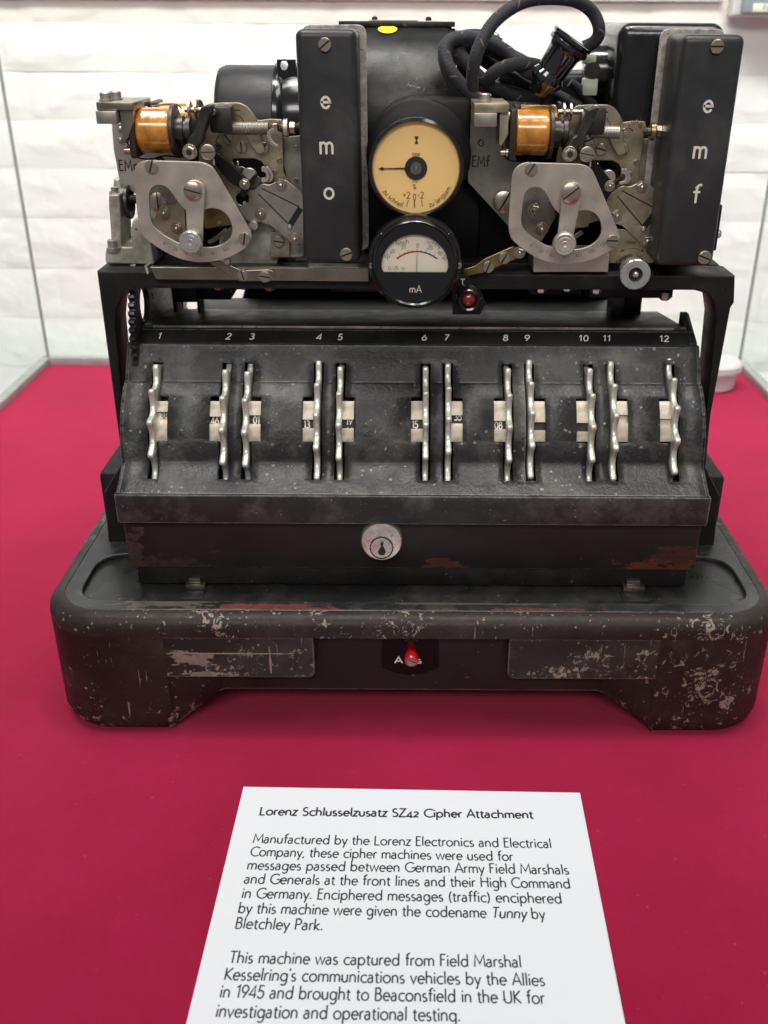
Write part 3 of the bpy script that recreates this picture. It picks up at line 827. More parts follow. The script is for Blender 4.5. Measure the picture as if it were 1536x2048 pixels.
lines = [("Lorenz Schlusselzusatz SZ\x04\x02 Cipher Attachment", (518, 1630), (1067, 1637), 0.115, 0),
         ("Manufactured by the Lorenz Electronics and Electrical", (505, 1686), (1104, 1696), 0.07, 0),
         ("Company, these cipher machines were used for", (499, 1712), (1027, 1722), 0.07, 0),
         ("messages passed between German Army Field Marshals", (493, 1739), (1139, 1749), 0.07, 0),
         ("and Generals at the front lines and their High Command", (487, 1767), (1142, 1777), 0.07, 0),
         ("in Germany. Enciphered messages (traffic) enciphered", (482, 1796), (1125, 1807), 0.07, 0),
         ("by this machine were given the codename Tunny by", (475, 1826), (1091, 1838), 0.07, 0),
         ("Bletchley Park.", (469, 1857), (646, 1861), 0.07, 0),
         ("This machine was captured from Field Marshal", (457, 1926), (1044, 1935), 0.07, 0),
         ("Kesselring's communications vehicles by the Allies", (447, 1960), (1091, 1972), 0.07, 0),
         ("in 1945 and brought to Beaconsfield in the UK for", (438, 1995), (1091, 2008), 0.07, 0),
         ("investigation and operational testing.", (430, 2034), (922, 2043), 0.07, 0)]
ink = Ink()
sizes = []
for st, pa, pb, wgt, sl in lines:
    A_ = atz(pa[0], pa[1], CZ); B_ = atz(pb[0], pb[1], CZ); sizes.append((B_-A_).length/text_width(st, 0.03))
cap_body = 0.0078; cap_title = 0.0074
for (st, pa, pb, wgt, sl), sz in zip(lines, sizes):
    A_ = atz(pa[0], pa[1], CZ); B_ = atz(pb[0], pb[1], CZ)
    cap = cap_title if wgt > 0.1 else cap_body
    u_ = (B_-A_).normalized(); v_ = Vector((-u_.y, u_.x, 0))
    fn = (lambda A_, u_, v_: (lambda x, y: A_+u_*x+v_*y))(A_, u_, v_)
    if 'Tunny' in st:
        i = st.index('Tunny'); x = 0
        for part, slant in ((st[:i], 0), ('Tunny', 0.18), (st[i+5:], 0)):
            fn2 = (lambda A_, u_, v_, x0: (lambda x, y: A_+u_*(x+x0)+v_*y))(A_, u_, v_, x)
            x += ink.text(part, cap, fn2, (0, 0, 1), wgt+0.05, 0.03, sz/cap, slant)
    else:
        ink.text(st, cap, fn, (0, 0, 1), wgt+0.05, 0.03, sz/cap, sl)
ink.done('lettering', M['black_ink'], card)

# ================================================================== THE MACHINE
mach = empty('cipher_machine', (0, 0.15, 0), None, 'black cipher machine with twelve thumb wheels and two round dials, standing on crimson cloth', 'cipher machine')

# ---- base casting
base = empty('base_casting', (0, 0.15, 0), mach)
HW, BD, CR = 0.2735, 0.40, 0.045          # half width, depth, corner radius
BZ = 0.104
def plan(inset, n=8, y0=0.0):
    P = []; x1, r = HW-inset, max(CR-inset, 0.003)
    for (cx0, cy0, a0) in ((-x1+r, y0+inset+r, 180), (x1-r, y0+inset+r, 270), (x1-r, BD-inset-r, 0), (-x1+r, BD-inset-r, 90)):
        for k in range(n+1): P.append((cx0+r*math.cos(R(a0+90*k/n)), cy0+r*math.sin(R(a0+90*k/n))))
    return P
# top rim ring with rounded shoulder, opening for the sunk tray
tray_in = [(atz(163, 1188, BZ)), (atz(1490, 1198, BZ))]
tx0, tx1 = -0.2490, 0.2525; ty0 = atz(800, 1204, BZ).y; ty1 = 0.095
trayo = round_poly([(tx0, ty0), (tx1, ty0), (tx1, ty1), (tx0, ty1)], 0.024, 8)
MB_ = MB()
n = len(plan(0))
rings = []
for inset, z in ((0.0, 0.088), (0.0, 0.0945), (0.0012, 0.0985), (0.0035, 0.1015), (0.0075, 0.1035), (0.012, BZ)):
    rings.append([(x, y, z) for x, y in plan(inset)])
V = [p for r_ in rings for p in r_]; Fc = []
for i in range(len(rings)-1):
    for k in range(n): Fc.append([i*n+k, i*n+(k+1) % n, (i+1)*n+(k+1) % n, (i+1)*n+k])
MB_.add(V, Fc)
inner = plan(0.009, y0=0.0)
shoulder = MB_.done('shoulder', M['base'], base)
plate('rim', plan(0.012), BZ-0.00003, 0.004, M['basetop'], base, holes=[trayo], bevel=0.0008, axis='Z')
plate('tray_floor', round_poly([(tx0-0.004, ty0-0.004), (tx1+0.004, ty0-0.004), (tx1+0.004, ty1+0.004), (tx0-0.004, ty1+0.004)], 0.024, 6), BZ-0.0042, 0.003, M['tray'], base, bevel=0.0001, axis='Z')
# wall of the casting running round the plan; feet at the corners
P0 = plan(0.0, 12)
FOOTX = 0.196
def edge_pts():
    """dense points along the perimeter with the height of the lower edge"""
    pts = []
    m_ = len(P0)
    for i in range(m_):
        a_, b2 = Vector(P0[i]), Vector(P0[(i+1) % m_]); L_ = (b2-a_).length; k = max(1, int(L_/0.006))
        for j in range(k): pts.append(a_.lerp(b2, j/k))
    return pts
EP = edge_pts()
def bottom(x, y):
    if y < CR*0.9:      # front
        ax = abs(x)
        t = (ax-0.1775)/0.004
        if t > 1: return 0.0
        if t < 0: return 0.0525
        return 0.0525*(1-t)
    if y > BD-CR*0.9: return 0.0 if abs(x) > 0.2 else 0.035
    return 0.0 if (y < 0.085 or y > BD-0.085) else 0.03
rows = [0.088, 0.07, 0.05, 0.034, 0.02, 0.012, 0.006, 0.002, 0.0]
ctr = Vector((0, BD/2))
V = []; Fc = []
def normal_at(i):
    a_, b2 = EP[i-1], EP[(i+1) % len(EP)]; t = (b2-a_).normalized(); return Vector((t.y, -t.x))
for i, p in enumerate(EP):
    nb = bottom(p.x, p.y); nrm = normal_at(i)
    for zz in rows:
        z = nb+(0.088-nb)*(zz/0.088)
        ins = 0.0
        h = z-nb
        if h < 0.012: ins = 0.0075*(1-h/0.012)**2
        q = p-nrm*ins
        V.append((q.x, q.y, z))
ne, nr_ = len(EP), len(rows)
for i in range(ne):
    for k in range(nr_-1):
        Fc.append([i*nr_+k, ((i+1) % ne)*nr_+k, ((i+1) % ne)*nr_+k+1, i*nr_+k+1])
b0 = len(V)
for i, p in enumerate(EP):      # inner skin
    nrm = normal_at(i); nb = bottom(p.x, p.y); q = p-nrm*0.016
    V += [(q.x, q.y, 0.088), (q.x, q.y, nb)]
for i in range(ne):
    j = (i+1) % ne
    Fc.append([b0+2*i, b0+2*i+1, b0+2*j+1, b0+2*j])
    Fc.append([i*nr_+nr_-1, j*nr_+nr_-1, b0+2*j+1, b0+2*i+1])
# leave out the front middle (recess)
mid = [i for i in range(ne) if EP[i].y < 0.0005 and abs(EP[i].x) < 0.1895]
bm = bmesh.new(); vs = [bm.verts.new(v) for v in V]
bm.verts.ensure_lookup_table()
for q in Fc:
    bm.faces.new([vs[i] for i in q])
dead = [f for f in bm.faces if all(v.co.y < 0.02 and abs(v.co.x) < 0.1812 for v in f.verts)]
bmesh.ops.delete(bm, geom=dead, context='FACES')
bmesh.ops.recalc_face_normals(bm, faces=bm.faces[:])
me = bpy.data.meshes.new('side_wall'); bm.to_mesh(me); bm.free(); finish('side_wall', me, M['base'], base, smooth=50)
# recessed front panel with the sloping cut towards the feet
def W(px, py, Y): p = at(px, py, Y); return (p.x, p.z)
YR = 0.016
cut = [W(330, 1468, YR), W(365, 1462, YR), W(444, 1378, YR), W(1200, 1386, YR), W(1284, 1464, YR), W(1330, 1468, YR)]
zb = 0.0
out = [(-0.1835, 0.0), (cut[1][0], 0.001), (cut[2][0]-0.004, cut[2][1]-0.003), (cut[2][0]+0.003, cut[2][1]), (cut[3][0]-0.003, cut[2][1]), (cut[3][0]+0.004, cut[2][1]-0.003), (cut[4][0], 0.001), (0.1835, 0.0), (0.1835, 0.0925), (-0.1835, 0.0925)]
plate('recessed_panel', out, YR, 0.008, M['recess'], base, bevel=0.0008)
# short curved webs joining the front of each foot to the recess
for s in (-1, 1):
    V = []; Fc = []; nu, nv = 8, 8
    c1x = abs(cut[1][0] if s < 0 else cut[4][0]); c2x = abs(cut[2][0] if s < 0 else cut[3][0]); c2z = cut[2][1]
    for j in range(nv+1):
        z = 0.0545*j/nv
        xe = c1x+(c2x-c1x)*min(1, z/c2z)
        for i in range(nu+1):
            t = i/nu
            x = 0.1845+(xe-0.1845)*t
            y = 0.0012+(YR-0.0005-0.0012)*(t**1.3)
            if z < 0.006: y += 0.005*(1-z/0.006)*(1-t)
            V.append((s*x, y, z))
    for j in range(nv):
        for i in range(nu):
            a_ = j*(nu+1)+i; q = [a_, a_+1, a_+nu+2, a_+nu+1]
            Fc.append(q if s < 0 else q[::-1])
    mesh('web', V, Fc, M['base'], base, smooth=60)
# raised apron plates either side of the recess
for (pa, pb) in (((-0.1825, 0), (628, 0)), ((1017, 0), (0.1825, 0))):
    xa = pa[0] if abs(pa[0]) < 1 else W(pa[0], 1300, 0.0)[0]
    xb = pb[0] if abs(pb[0]) < 1 else W(pb[0], 1300, 0.0)[0]
    zt, zl = 0.0885, W(800, 1352, 0.0)[1]
    zl = 0.0525
    pts = [(xa, zl), (xb, zl), (xb, zt), (xa, zt)]
    rr = [0, 0.007, 0.004, 0] if xa < 0 else [0.007, 0, 0, 0.004]
    plate('apron', round_poly(pts, rr, 6), 0.0002, 0.0165, M['apronl' if xa < 0 else 'apron'], base, bevel=0.0016)
# lip across the recess
MB().box(-0.0745, 0.0745, 0.0006, 0.018, 0.0885, 0.0935, 0.001).done('lip', M['base'], base)
# switch plate with Aus, toggle
sw = empty('switch', at(822, 1300, YR), mach)
ps = [W(764, 1258, YR-0.002), W(877, 1258, YR-0.002), W(876, 1335, YR-0.002), W(850, 1346, YR-0.002), W(820, 1350, YR-0.002), W(790, 1345, YR-0.002), W(764, 1334, YR-0.002)]
plate('switch_plate', ps, YR-0.0025, 0.0022, M['maroon'], sw, bevel=0.0003)
a, b_ = W(809, 1262, YR-0.003), W(836, 1283, YR-0.003)
MB().box(a[0], b_[0], YR-0.0032, YR-0.0022, b_[1], a[1]).done('slot_opening', M['slot'], sw)
ink = Ink(); p = at(789, 1326, YR-0.0025)
ink.text('Aus', 0.0056, front_fn(p), FN, 0.19, 0.36, 1.42); ink.done('lettering', M['white_ink'], sw)
tb = at(822, 1284, YR); tt = at(823, 1324, YR-0.022)
dirv = (tt-tb).normalized(); Lh = (tt-tb).length
MB().lathe(tb, dirv, [(0.0026, 0), (0.0032, Lh*0.45), (0.0042, Lh*0.55), (0.0050, Lh*0.75), (0.0052, Lh*0.93), (0.0046, Lh), (0.0032, Lh)], 24).done('lever_knob', M['redplastic'], sw)
fast(SCREW, tt-dirv*0.001, 0.0032, 30, sw, tilt=-0.5)

# ---- drawer box and plinth
MB().box(-0.2140, 0.2140, 0.0515, 0.30, 0.1165, 0.1588, 0.0012).done('front_box', M['drawer'], mach)
MB().box(-0.2095, 0.2095, 0.0535, 0.29, 0.1012, 0.1163, 0.0015).done('box_plinth', M['frame'], mach)
for (x0, x1) in ((371, 411), (1247, 1289)):
    hg = empty('hinge', at((x0+x1)/2, 1176, 0.046), mach)
    a, b_ = at(x0, 1176, 0.047), at(x1, 1185, 0.047)
    MB().box(a.x, b_.x, 0.0465, 0.0540, 0.1000, 0.1040, 0.0005).done('hinge_leaf', M['bar'], hg)
    MB().box(a.x+0.0025, b_.x-0.0035, 0.0490, 0.0560, 0.1042, 0.1082, 0.0005).done('hinge_knuckle', M['bar'], hg)
    MB().box(a.x-0.003, b_.x+0.001, 0.0330, 0.0466, 0.0992, 0.1006, 0.0004).done('hinge_strap', M['tray'], hg)
# lock
lk = empty('lock', at(763, 1085, 0.051), mach)
lc = at(763, 1085, 0.040)
ldir = Vector((0.0, -1, 0.10)).normalized()
MB().lathe(lc, -ldir, [(0.0, 0.0006), (0.0112, 0.0004), (0.0144, 0.0012), (0.0152, 0.0026), (0.0152, 0.013)], 48, caps=False).done('lock_barrel', metal('lock_nickel', (0.62, 0.50, 0.46), (0.84, 0.78, 0.73), 0.26, sc=150, met=0.75, spots=0.6), lk)
pc = lc+Vector((0, -0.0003, -0.0042))
MB().lathe(pc, -ldir, [(0.0, -0.0006), (0.0078, -0.0006), (0.0080, -0.0002), (0.0080, 0.002)], 36, caps=False).done('lock_plug', M['bright'], lk)
MB().lathe(pc, -ldir, [(0.0088, -0.0004), (0.0082, -0.00045), (0.0082, 0.0010)], 36, caps=False).done('plug_ring', M['slot'], lk)
kh = round_poly([(-0.0010, 0.0050), (0.0016, 0.0046), (0.0006, 0.0018), (0.0020, -0.0002), (0.0030, -0.0032), (0.0016, -0.0056), (-0.0016, -0.0056), (-0.0030, -0.0034), (-0.0016, -0.0004), (-0.0004, 0.0016)], 0.0008, 3)
plate('keyhole', [(pc.x+x+0.0002, pc.z+z) for x, z in kh], pc.y-0.0013, 0.0006, M['slot'], lk, bevel=0.0001)

# ---- wheel cover: sheet metal profile with slots and windows
PROF0 = [(0.1195, 0.2700), (0.1180, 0.2708), (0.1165, 0.2700)]
WC = (0.126, 0.196); RB = 0.0592; RT = 0.0692; RV = 0.0606
slotx_px = [(316, 722), (455, 724), (499, 724), (638, 726), (682, 726), (851, 727), (895.5, 727), (1014, 727), (1058, 727), (1176, 728), (1220.7, 728), (1339.5, 729)]
WX = [at(px, py, 0.1085).x for px, py in slotx_px]
side = [1, -1, 1, -1, 1, -1, 1, -1, 1, -1, 1, -1]
tip_y = [845, 861, 866, 830, 851, 849.4, 838, 855, 826, 855, 831, 816]
def arcpt(t): return (WC[0]-RB*math.cos(t), WC[1]+RB*math.sin(t))
# angles on the bulge
def seglist(a, b, n): return [(a[0]+(b[0]-a[0])*k/n, a[1]+(b[1]-a[1])*k/n) for k in range(n)]
t_top, t_bot = R(60), R(2)
A1 = arcpt(t_top); A2 = arcpt(t_bot)
rowsP = [(0.1185, 0.2712), (0.1172, 0.2705)]
rowsP += seglist((0.1165, 0.2690), (0.1090, 0.2600), 3)          # down to slot top
iS0 = len(rowsP)                                                  # slot starts here
rowsP += seglist((0.1090, 0.2600), (0.1010, 0.2490), 4)
rowsP += [(0.1002, 0.2478), (A1[0]+0.0012, A1[1]+0.0006)]
tt_ = [t_top+(t_bot-t_top)*k/28 for k in range(29)]
base_i = len(rowsP)
rowsP += [arcpt(t) for t in tt_]
# window limits on the bulge by projected height
def yy(p): return proj((0, p[0], p[1]))[1]
iW0 = min(range(base_i, base_i+29), key=lambda i: abs(yy(rowsP[i])-792))
iW1 = min(range(base_i, base_i+29), key=lambda i: abs(yy(rowsP[i])-884))
rowsP += seglist((A2[0]-0.0012, A2[1]-0.0020), (0.0545, 0.1890), 3)
iS1 = len(rowsP)
rowsP += seglist((0.0545, 0.1890), (0.0440, 0.1836), 3)
rowsP += [(0.0432, 0.1829), (0.0428, 0.1818)]
SH, WW = 0.0038, 0.0106
cuts = set([-0.2135, 0.2135])
for x, s in zip(WX, side):
    cuts |= {x-SH, x+SH, x+s*WW}
for k in range(-10, 11): cuts.add(k*0.0205)
xs = sorted(cuts); xs = [x for i, x in enumerate(xs) if i == 0 or x-xs[i-1] > 1e-5]
V = [(x, p[0], p[1]) for x in xs for p in rowsP]; nR = len(rowsP); Fc = []
for i in range(len(xs)-1):
    xm = (xs[i]+xs[i+1])/2
    for r_ in range(nR-1):
        skip = False
        for x, s in zip(WX, side):
            if abs(xm-x) < SH and iS0 <= r_ < iS1: skip = True
            lo, hi = sorted((x, x+s*WW))
            if lo < xm < hi and iW0 <= r_ < iW1: skip = True
        if not skip: Fc.append([i*nR+r_, i*nR+r_+1, (i+1)*nR+r_+1, (i+1)*nR+r_])
wc = mesh('wheel_cover', V, Fc, M['cover'], mach, smooth=30)
md = wc.modifiers.new('thickness', 'SOLIDIFY'); md.thickness = 0.0025; md.offset = -1
# check orientation: front normals must face the camera
if sum(p.normal.y*p.area for p in wc.data.polygons) > 0:
    wc.data.flip_normals()
# side cheeks
cheek = rowsP+[(0.0428, 0.1600), (0.20, 0.1600), (0.20, 0.2660)]
for s in (-1, 1):
    plate('cheek', cheek, s*0.2120, 0.0026, M['cover'], mach, bevel=0.0003, axis='X')
MB().box(-0.2150, 0.2150, 0.0420, 0.20, 0.1590, 0.1822, 0.0014).done('lower_band', M['ledge'], mach)
# number strip and top panel
def quadbox(name, prof, x0, x1, mat, th, parent):
    return plate(name, prof, (x0+x1)/2, x1-x0, mat, parent, bevel=0.0004, axis='X')
quadbox('number_strip', [(0.1180, 0.2690), (0.1185, 0.2716), (0.1300, 0.2787), (0.1300, 0.2700)], -0.2110, 0.2110, M['panel'], 0, mach)
quadbox('top_panel', [(0.1302, 0.2760), (0.1302, 0.2806), (0.1315, 0.2812), (0.2200, 0.2700), (0.2200, 0.2600)], -0.2060, 0.2060, M['panel'], 0, mach)
MB().box(-0.1960, 0.1960, 0.1290, 0.1304, 0.2799, 0.2815, 0.0003).done('edge_strip', metal('edge_strip_steel', (0.10, 0.10, 0.10), (0.50, 0.47, 0.44), 0.3, sc=30, met=0.7), mach)
quadbox('right_lug', [(0.1180, 0.2700), (0.1190, 0.2735), (0.1500, 0.2870), (0.1560, 0.2870), (0.1570, 0.2600), (0.1300, 0.2600)], 0.2065, 0.2120, M['panel'], 0, mach)
labs = [('1', 319, 673), ('2', 457, 674), ('3', 504, 674), ('4', 638, 675), ('5', 680, 676), ('6', 848, 677), ('7', 892, 677), ('8', 1010, 679), ('9', 1053, 679), ('10', 1166, 680), ('11', 1212, 680), ('12', 1327, 680)]
sd = Vector((0, 0.0115, 0.0071)).normalized(); snorm = Vector((0, -0.0071, 0.0115)).normalized()
for st, px, py in labs:
    ink = Ink()
    sz = 0.0055; w_ = text_width(st, 0.12)*sz*1.15
    p = at(px, py, 0.124); p = Vector((p.x-w_/2, 0.1212, 0.2716+(0.1212-0.1185)*0.0071/0.0115+0.0004))
    ink.text(st, sz, (lambda p: (lambda x, y: p+Vector((x, 0, 0))+sd*y))(p), snorm, 0.155, 0.12, 1.15, slant=0.12)
    ink.done('number', M['white_ink'], mach)

# ---- thumb wheels
def wheel_mesh():
    NT, PER = 18, 18; n = NT*PER
    out = []
    for k in range(n):
        a = 2*math.pi*k/n; ph = (k % PER)/PER; d = min(ph, 1-ph)       # 0 at tip
        if d < 0.055: r = RT-0.0004*(d/0.055)**2
        else:
            q = (d-0.055)/0.445; r = RV+(RT-0.0004-RV)*(1-q)**2.3
        out.append((r, a))
    V = []; Fc = []
    lay = [(-0.0021, -0.0010), (-0.0017, -0.0003), (-0.0007, 0.0), (0.0007, 0.0), (0.0017, -0.0003), (0.0021, -0.0010)]
    for x, dr in lay:
        for r, a in out: V.append((x, -(r+dr)*math.cos(a), (r+dr)*math.sin(a)))
    for i in range(len(lay)-1):
        for k in range(n): Fc.append([i*n+k, (i+1)*n+k, (i+1)*n+(k+1) % n, i*n+(k+1) % n])
    for sgn, i in ((0, 0), (1, len(lay)-1)):
        b0 = len(V)
        for r, a in out: V.append((lay[i][0]*0.75, -0.045*math.cos(a), 0.045*math.sin(a)))
        for k in range(n):
            k2 = (k+1) % n
            Fc.append([i*n+k, b0+k, b0+k2, i*n+k2])
    me = bpy.data.meshes.new('thumb_wheel'); me.from_pydata(V, [], Fc)
    bm = bmesh.new(); bm.from_mesh(me); bmesh.ops.recalc_face_normals(bm, faces=bm.faces[:]); bm.to_mesh(me); bm.free()
    me.polygons.foreach_set('use_smooth', [True]*len(me.polygons)); me.set_sharp_from_angle(angle=R(50))
    me.materials.append(M['wheel']); return me
WM = wheel_mesh()
wnum = ['38', '46', '01', '13', '19', '15', '35', '08', '', '', '', '']
wnum2 = ['', '', '', '', '20', '', '36', '', '', '', '', '']
ordn = ['first', 'second', 'third', 'fourth', 'fifth', 'sixth', 'seventh', 'eighth', 'ninth', 'tenth', 'eleventh', 'twelfth']
for i, x in enumerate(WX):
    o = bpy.data.objects.new('thumb_wheel', WM); link(o, mach, (x, WC[0], WC[1]))
    best = min((abs(proj((x, WC[0]-RT*math.cos(t/400), WC[1]+RT*math.sin(t/400)))[1]-tip_y[i]), t/400) for t in range(-100, 460))[1]
    o.rotation_euler = (-best, 0, 0)
    # curved window plates and number drum behind the opening
    s = side[i]; xa, xb = sorted((x+s*(SH*0.2), x+s*(WW+0.0004)))
    def patch(t0, t1, r, name, mat, x0=xa, x1=xb):
        n = 8; V = []; Fc = []
        for k in range(n+1):
            t = t0+(t1-t0)*k/n
            for xx in (x0, x1):
                V.append((xx, WC[0]-r*math.cos(t), WC[1]+r*math.sin(t)))
        for k in range(n+1):
            t = t0+(t1-t0)*k/n
            for xx in (x0, x1):
                V.append((xx, WC[0]-(r-0.0016)*math.cos(t), WC[1]+(r-0.0016)*math.sin(t)))
        m_ = 2*(n+1)
        for k in range(n):
            Fc += [[2*k, 2*k+1, 2*k+3, 2*k+2], [m_+2*k, m_+2*k+2, m_+2*k+3, m_+2*k+1], [2*k, 2*k+2, m_+2*k+2, m_+2*k], [2*k+1, m_+2*k+1, m_+2*k+3, 2*k+3]]
        Fc += [[0, m_, m_+1, 1], [2*n, 2*n+1, m_+2*n+1, m_+2*n]]
        b = MB(); b.add(V, Fc); return b.done(name, mat, wn, smooth=30)
    wn = empty('number_window', (x+s*0.007, WC[0]-RB, WC[1]+0.03), mach)
    def tang(py):
        return min((abs(proj((x, WC[0]-RB*math.cos(t/300), WC[1]+RB*math.sin(t/300)))[1]-py), t/300) for t in range(-30, 360))[1]
    g0 = {0: 822, 1: 832, 2: 829, 3: 838, 4: 838, 5: 838, 6: 829, 7: 841, 8: 843, 9: 845, 10: 828, 11: 837}[i]
    g1 = {0: 838, 1: 847, 2: 847, 3: 856, 4: 856, 5: 857, 6: 846, 7: 858, 8: 860, 9: 863, 10: 845, 11: 855}[i]
    patch(tang(800), tang(g0), RB-0.0020, 'window_plate', M['ivory'])
    patch(tang(g1), tang(884), RB-0.0020, 'window_plate', M['ivory'])
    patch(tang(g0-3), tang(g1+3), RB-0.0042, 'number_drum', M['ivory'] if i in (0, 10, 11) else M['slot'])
    if wnum[i]:
        ink = Ink(); rr = RB-0.0042
        tm = tang((g0+g1)/2+(0 if not wnum2[i] else -7)); hgt = 0.0052
        for st, tcen in ((wnum[i], tm), (wnum2[i], tm-0.145)):
            if not st: continue
            t0 = tcen-hgt/2/rr
            x0_ = (xa+0.0010 if s < 0 else x+SH+0.0008)
            ink.text(st, hgt, (lambda x0_, t0, rr: (lambda xx, y: Vector((x0_+xx, WC[0]-rr*math.cos(t0+y/rr), WC[1]+rr*math.sin(t0+y/rr)))))(x0_, t0, rr),
                     (0, -0.8, 0.5), 0.16, 0.06, 0.85)
        ink.done('number', M['white_ink'] if i not in (0,) else M['engrave'], wn)
# axle and inner body so nothing bright shows through the slots
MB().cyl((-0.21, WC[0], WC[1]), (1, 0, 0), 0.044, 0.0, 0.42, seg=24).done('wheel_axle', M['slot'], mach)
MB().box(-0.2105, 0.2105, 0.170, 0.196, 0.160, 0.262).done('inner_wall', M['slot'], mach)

# ---- bridge frame
YF = 0.115
fr = empty('bridge_frame', (0, YF, 0.2), mach)
Lp = lambda x, y: W(x, y, YF)
outl = [Lp(193, 543), Lp(244, 925), Lp(208, 985), Lp(217, 1090), Lp(262, 1090), Lp(262, 985), Lp(250, 935), Lp(241, 760), Lp(229, 650), Lp(232, 615), Lp(246, 590), Lp(272, 577),
        Lp(1390, 581), Lp(1414, 588), Lp(1428, 604), Lp(1433, 640), Lp(1423, 740), Lp(1410, 850), Lp(1400, 935), Lp(1392, 985), Lp(1392, 1095), Lp(1428, 1095), Lp(1440, 992), Lp(1412, 935), Lp(1422, 832), Lp(1462, 616), Lp(1469, 606), Lp(1471, 552)]
outl[3] = (outl[3][0], 0.1002); outl[4] = (outl[4][0], 0.1002); outl[20] = (outl[20][0], 0.1002); outl[21] = (outl[21][0], 0.1002)
plate('portal', outl, YF, 0.034, M['frame'], fr, bevel=0.0016)
dz = at(800, 545, YF).z
MB().box(-0.228, 0.230, YF+0.0342, 0.31, dz-0.013, dz-0.0004, 0.0015).done('deck', M['frame'], fr)
for s in (-1, 1):   # flared feet run back along the base
    MB().box(s*0.251-0.010, s*0.251+0.010, YF+0.034, 0.30, 0.1045, 0.150, 0.003).done('foot_rail', M['frame'], fr)
# fittings hanging below the deck
uf = empty('underside_fittings', (0, 0.15, 0.30), mach)
def ubox(x0, x1, y0, y1, Y, mat, dep=0.03, b=0.001, name='bracket'):
    a = at(x0, y0, Y); c = at(x1, y1, Y)
    MB().box(a.x, c.x, Y, Y+dep, c.z, a.z, b).done(name, M[mat], uf)
ubox(345, 395, 560, 605, 0.17, 'dark'); ubox(395, 462, 565, 600, 0.18, 'dark'); ubox(425, 550, 560, 580, 0.16, 'dark')
ubox(660, 760, 566, 584, 0.13, 'dark'); ubox(1060, 1100, 566, 590, 0.15, 'dark'); ubox(1100, 1160, 566, 592, 0.16, 'dark'); ubox(1180, 1345, 566, 597, 0.15, 'dark', 0.05)
ubox(1225, 1246, 590, 640, 0.19, 'darkmetal', 0.02, name='post'); ubox(1252, 1280, 590, 640, 0.20, 'dark', 0.02, name='post'); ubox(340, 356, 560, 640, 0.20, 'dark', 0.02, name='post'); ubox(392, 402, 590, 640, 0.20, 'dark', 0.02, name='post')
for (x, y, m_) in ((438, 571, 'brass'), (540, 573, 'bar'), (1083, 577, 'screw'), (1135, 574, 'screw'), (1193, 579, 'screw'), (1330, 592, 'bar'), (488, 570, 'bar')):
    p = at(x, y, 0.125)
    MB().lathe(p, (0, 0, -1), [(0.0042, -0.003), (0.0042, 0.0015), (0.0030, 0.003)], 6).done('bolt', M[m_], uf)
# rear housing seen through the gap
rh = [W(500, 545, 0.30), W(470, 640, 0.30), W(1236, 640, 0.30), W(1200, 545, 0.30)]
plate('rear_housing', rh, 0.30, 0.10, M['panel'], mach, bevel=0.003)
MB().box(-0.19, 0.19, 0.225, 0.29, 0.10, 0.262, 0.002).done('inner_chassis', M['dark'], mach)

# large gear at the left, toothed rim towards the front
gx = -0.2065; gc = (0.196, 0.262); GR = 0.090
outg = []; nt_ = 92
for k in range(nt_):
    for da, rr in ((0.0, GR-0.0042), (0.30, GR), (0.62, GR), (0.92, GR-0.0042)):
        a_ = 2*math.pi*(k+da)/nt_; outg.append((gc[0]+rr*math.cos(a_), gc[1]+rr*math.sin(a_)))
holes = []
for k in range(7):
    a_ = R(148+k*36); holes.append([(gc[0]+0.060*math.cos(a_)+0.0140*math.cos(t*math.pi/8), gc[1]+0.060*math.sin(a_)+0.0140*math.sin(t*math.pi/8)) for t in range(16)])
plate('ring_gear', outg, gx, 0.0045, M['darkmetal'], mach, holes=holes, bevel=0.0002, axis='X')

# ---- motor behind
mo = empty('motor', (0, 0.235, 0.35), mach)
mc = 0.4155; my = 0.235
MB().lathe((-0.064, my, mc), (1, 0, 0), [(0.040, -0.004), (0.062, 0.0), (0.068, 0.006), (0.0695, 0.014), (0.0695, 0.088), (0.067, 0.092)], 64).done('motor_body', M['motor'], mo)
MB().lathe((0.026, my, mc), (1, 0, 0), [(0.066, 0), (0.067, 0.004), (0.062, 0.014), (0.045, 0.020), (0.02, 0.021), (0, 0.021)], 56, caps=False).done('end_bell', M['gloss'], mo)
a = at(667, 46, 0.19); b_ = at(903, 46, 0.19)
MB().box(-0.0565, 0.0295, 0.217, 0.275, 0.4830, 0.4868, 0.0008).done('terminal_cover', M['motor'], mo)
MB().box(-0.034, 0.002, 0.218, 0.265, 0.4868, 0.4876, 0.0003).done('name_plate', M['grey'], mo)
for x in (-0.030, 0.010): MB().lathe((x, 0.222, 0.4872), (0, 0, 1), [(0.0022, 0), (0.0022, 0.002), (0.001, 0.0028)], 12).done('rivet', M['darkmetal'], mo)
ys_ = at(774, 55, my-0.066)
# yellow dot on the front of the motor top
ang = R(68)
V = []; Fc = []; n = 28
TH0 = min((abs(proj((-0.013, my-0.0702*math.cos(t/200), mc+0.0702*math.sin(t/200)))[1]-58), t/200) for t in range(60, 300))[1]
cpt = at(775, 58, my-0.0702*math.cos(TH0))
for rr in (0.0, 0.55, 1.0):
    for k in range(n):
        a_ = 2*math.pi*k/n; xx = cpt.x+0.0071*rr*math.cos(a_); s_ = 0.0072*rr*math.sin(a_)
        th = TH0+s_/0.0702
        V.append((xx, my-0.0702*math.cos(th), mc+0.0702*math.sin(th)))
for i in range(2):
    for k in range(n): Fc.append([i*n+k, i*n+(k+1) % n, (i+1)*n+(k+1) % n, (i+1)*n+k])
o = mesh('round_sticker', V, Fc, M['yellow'], mo, label='round yellow sticker')
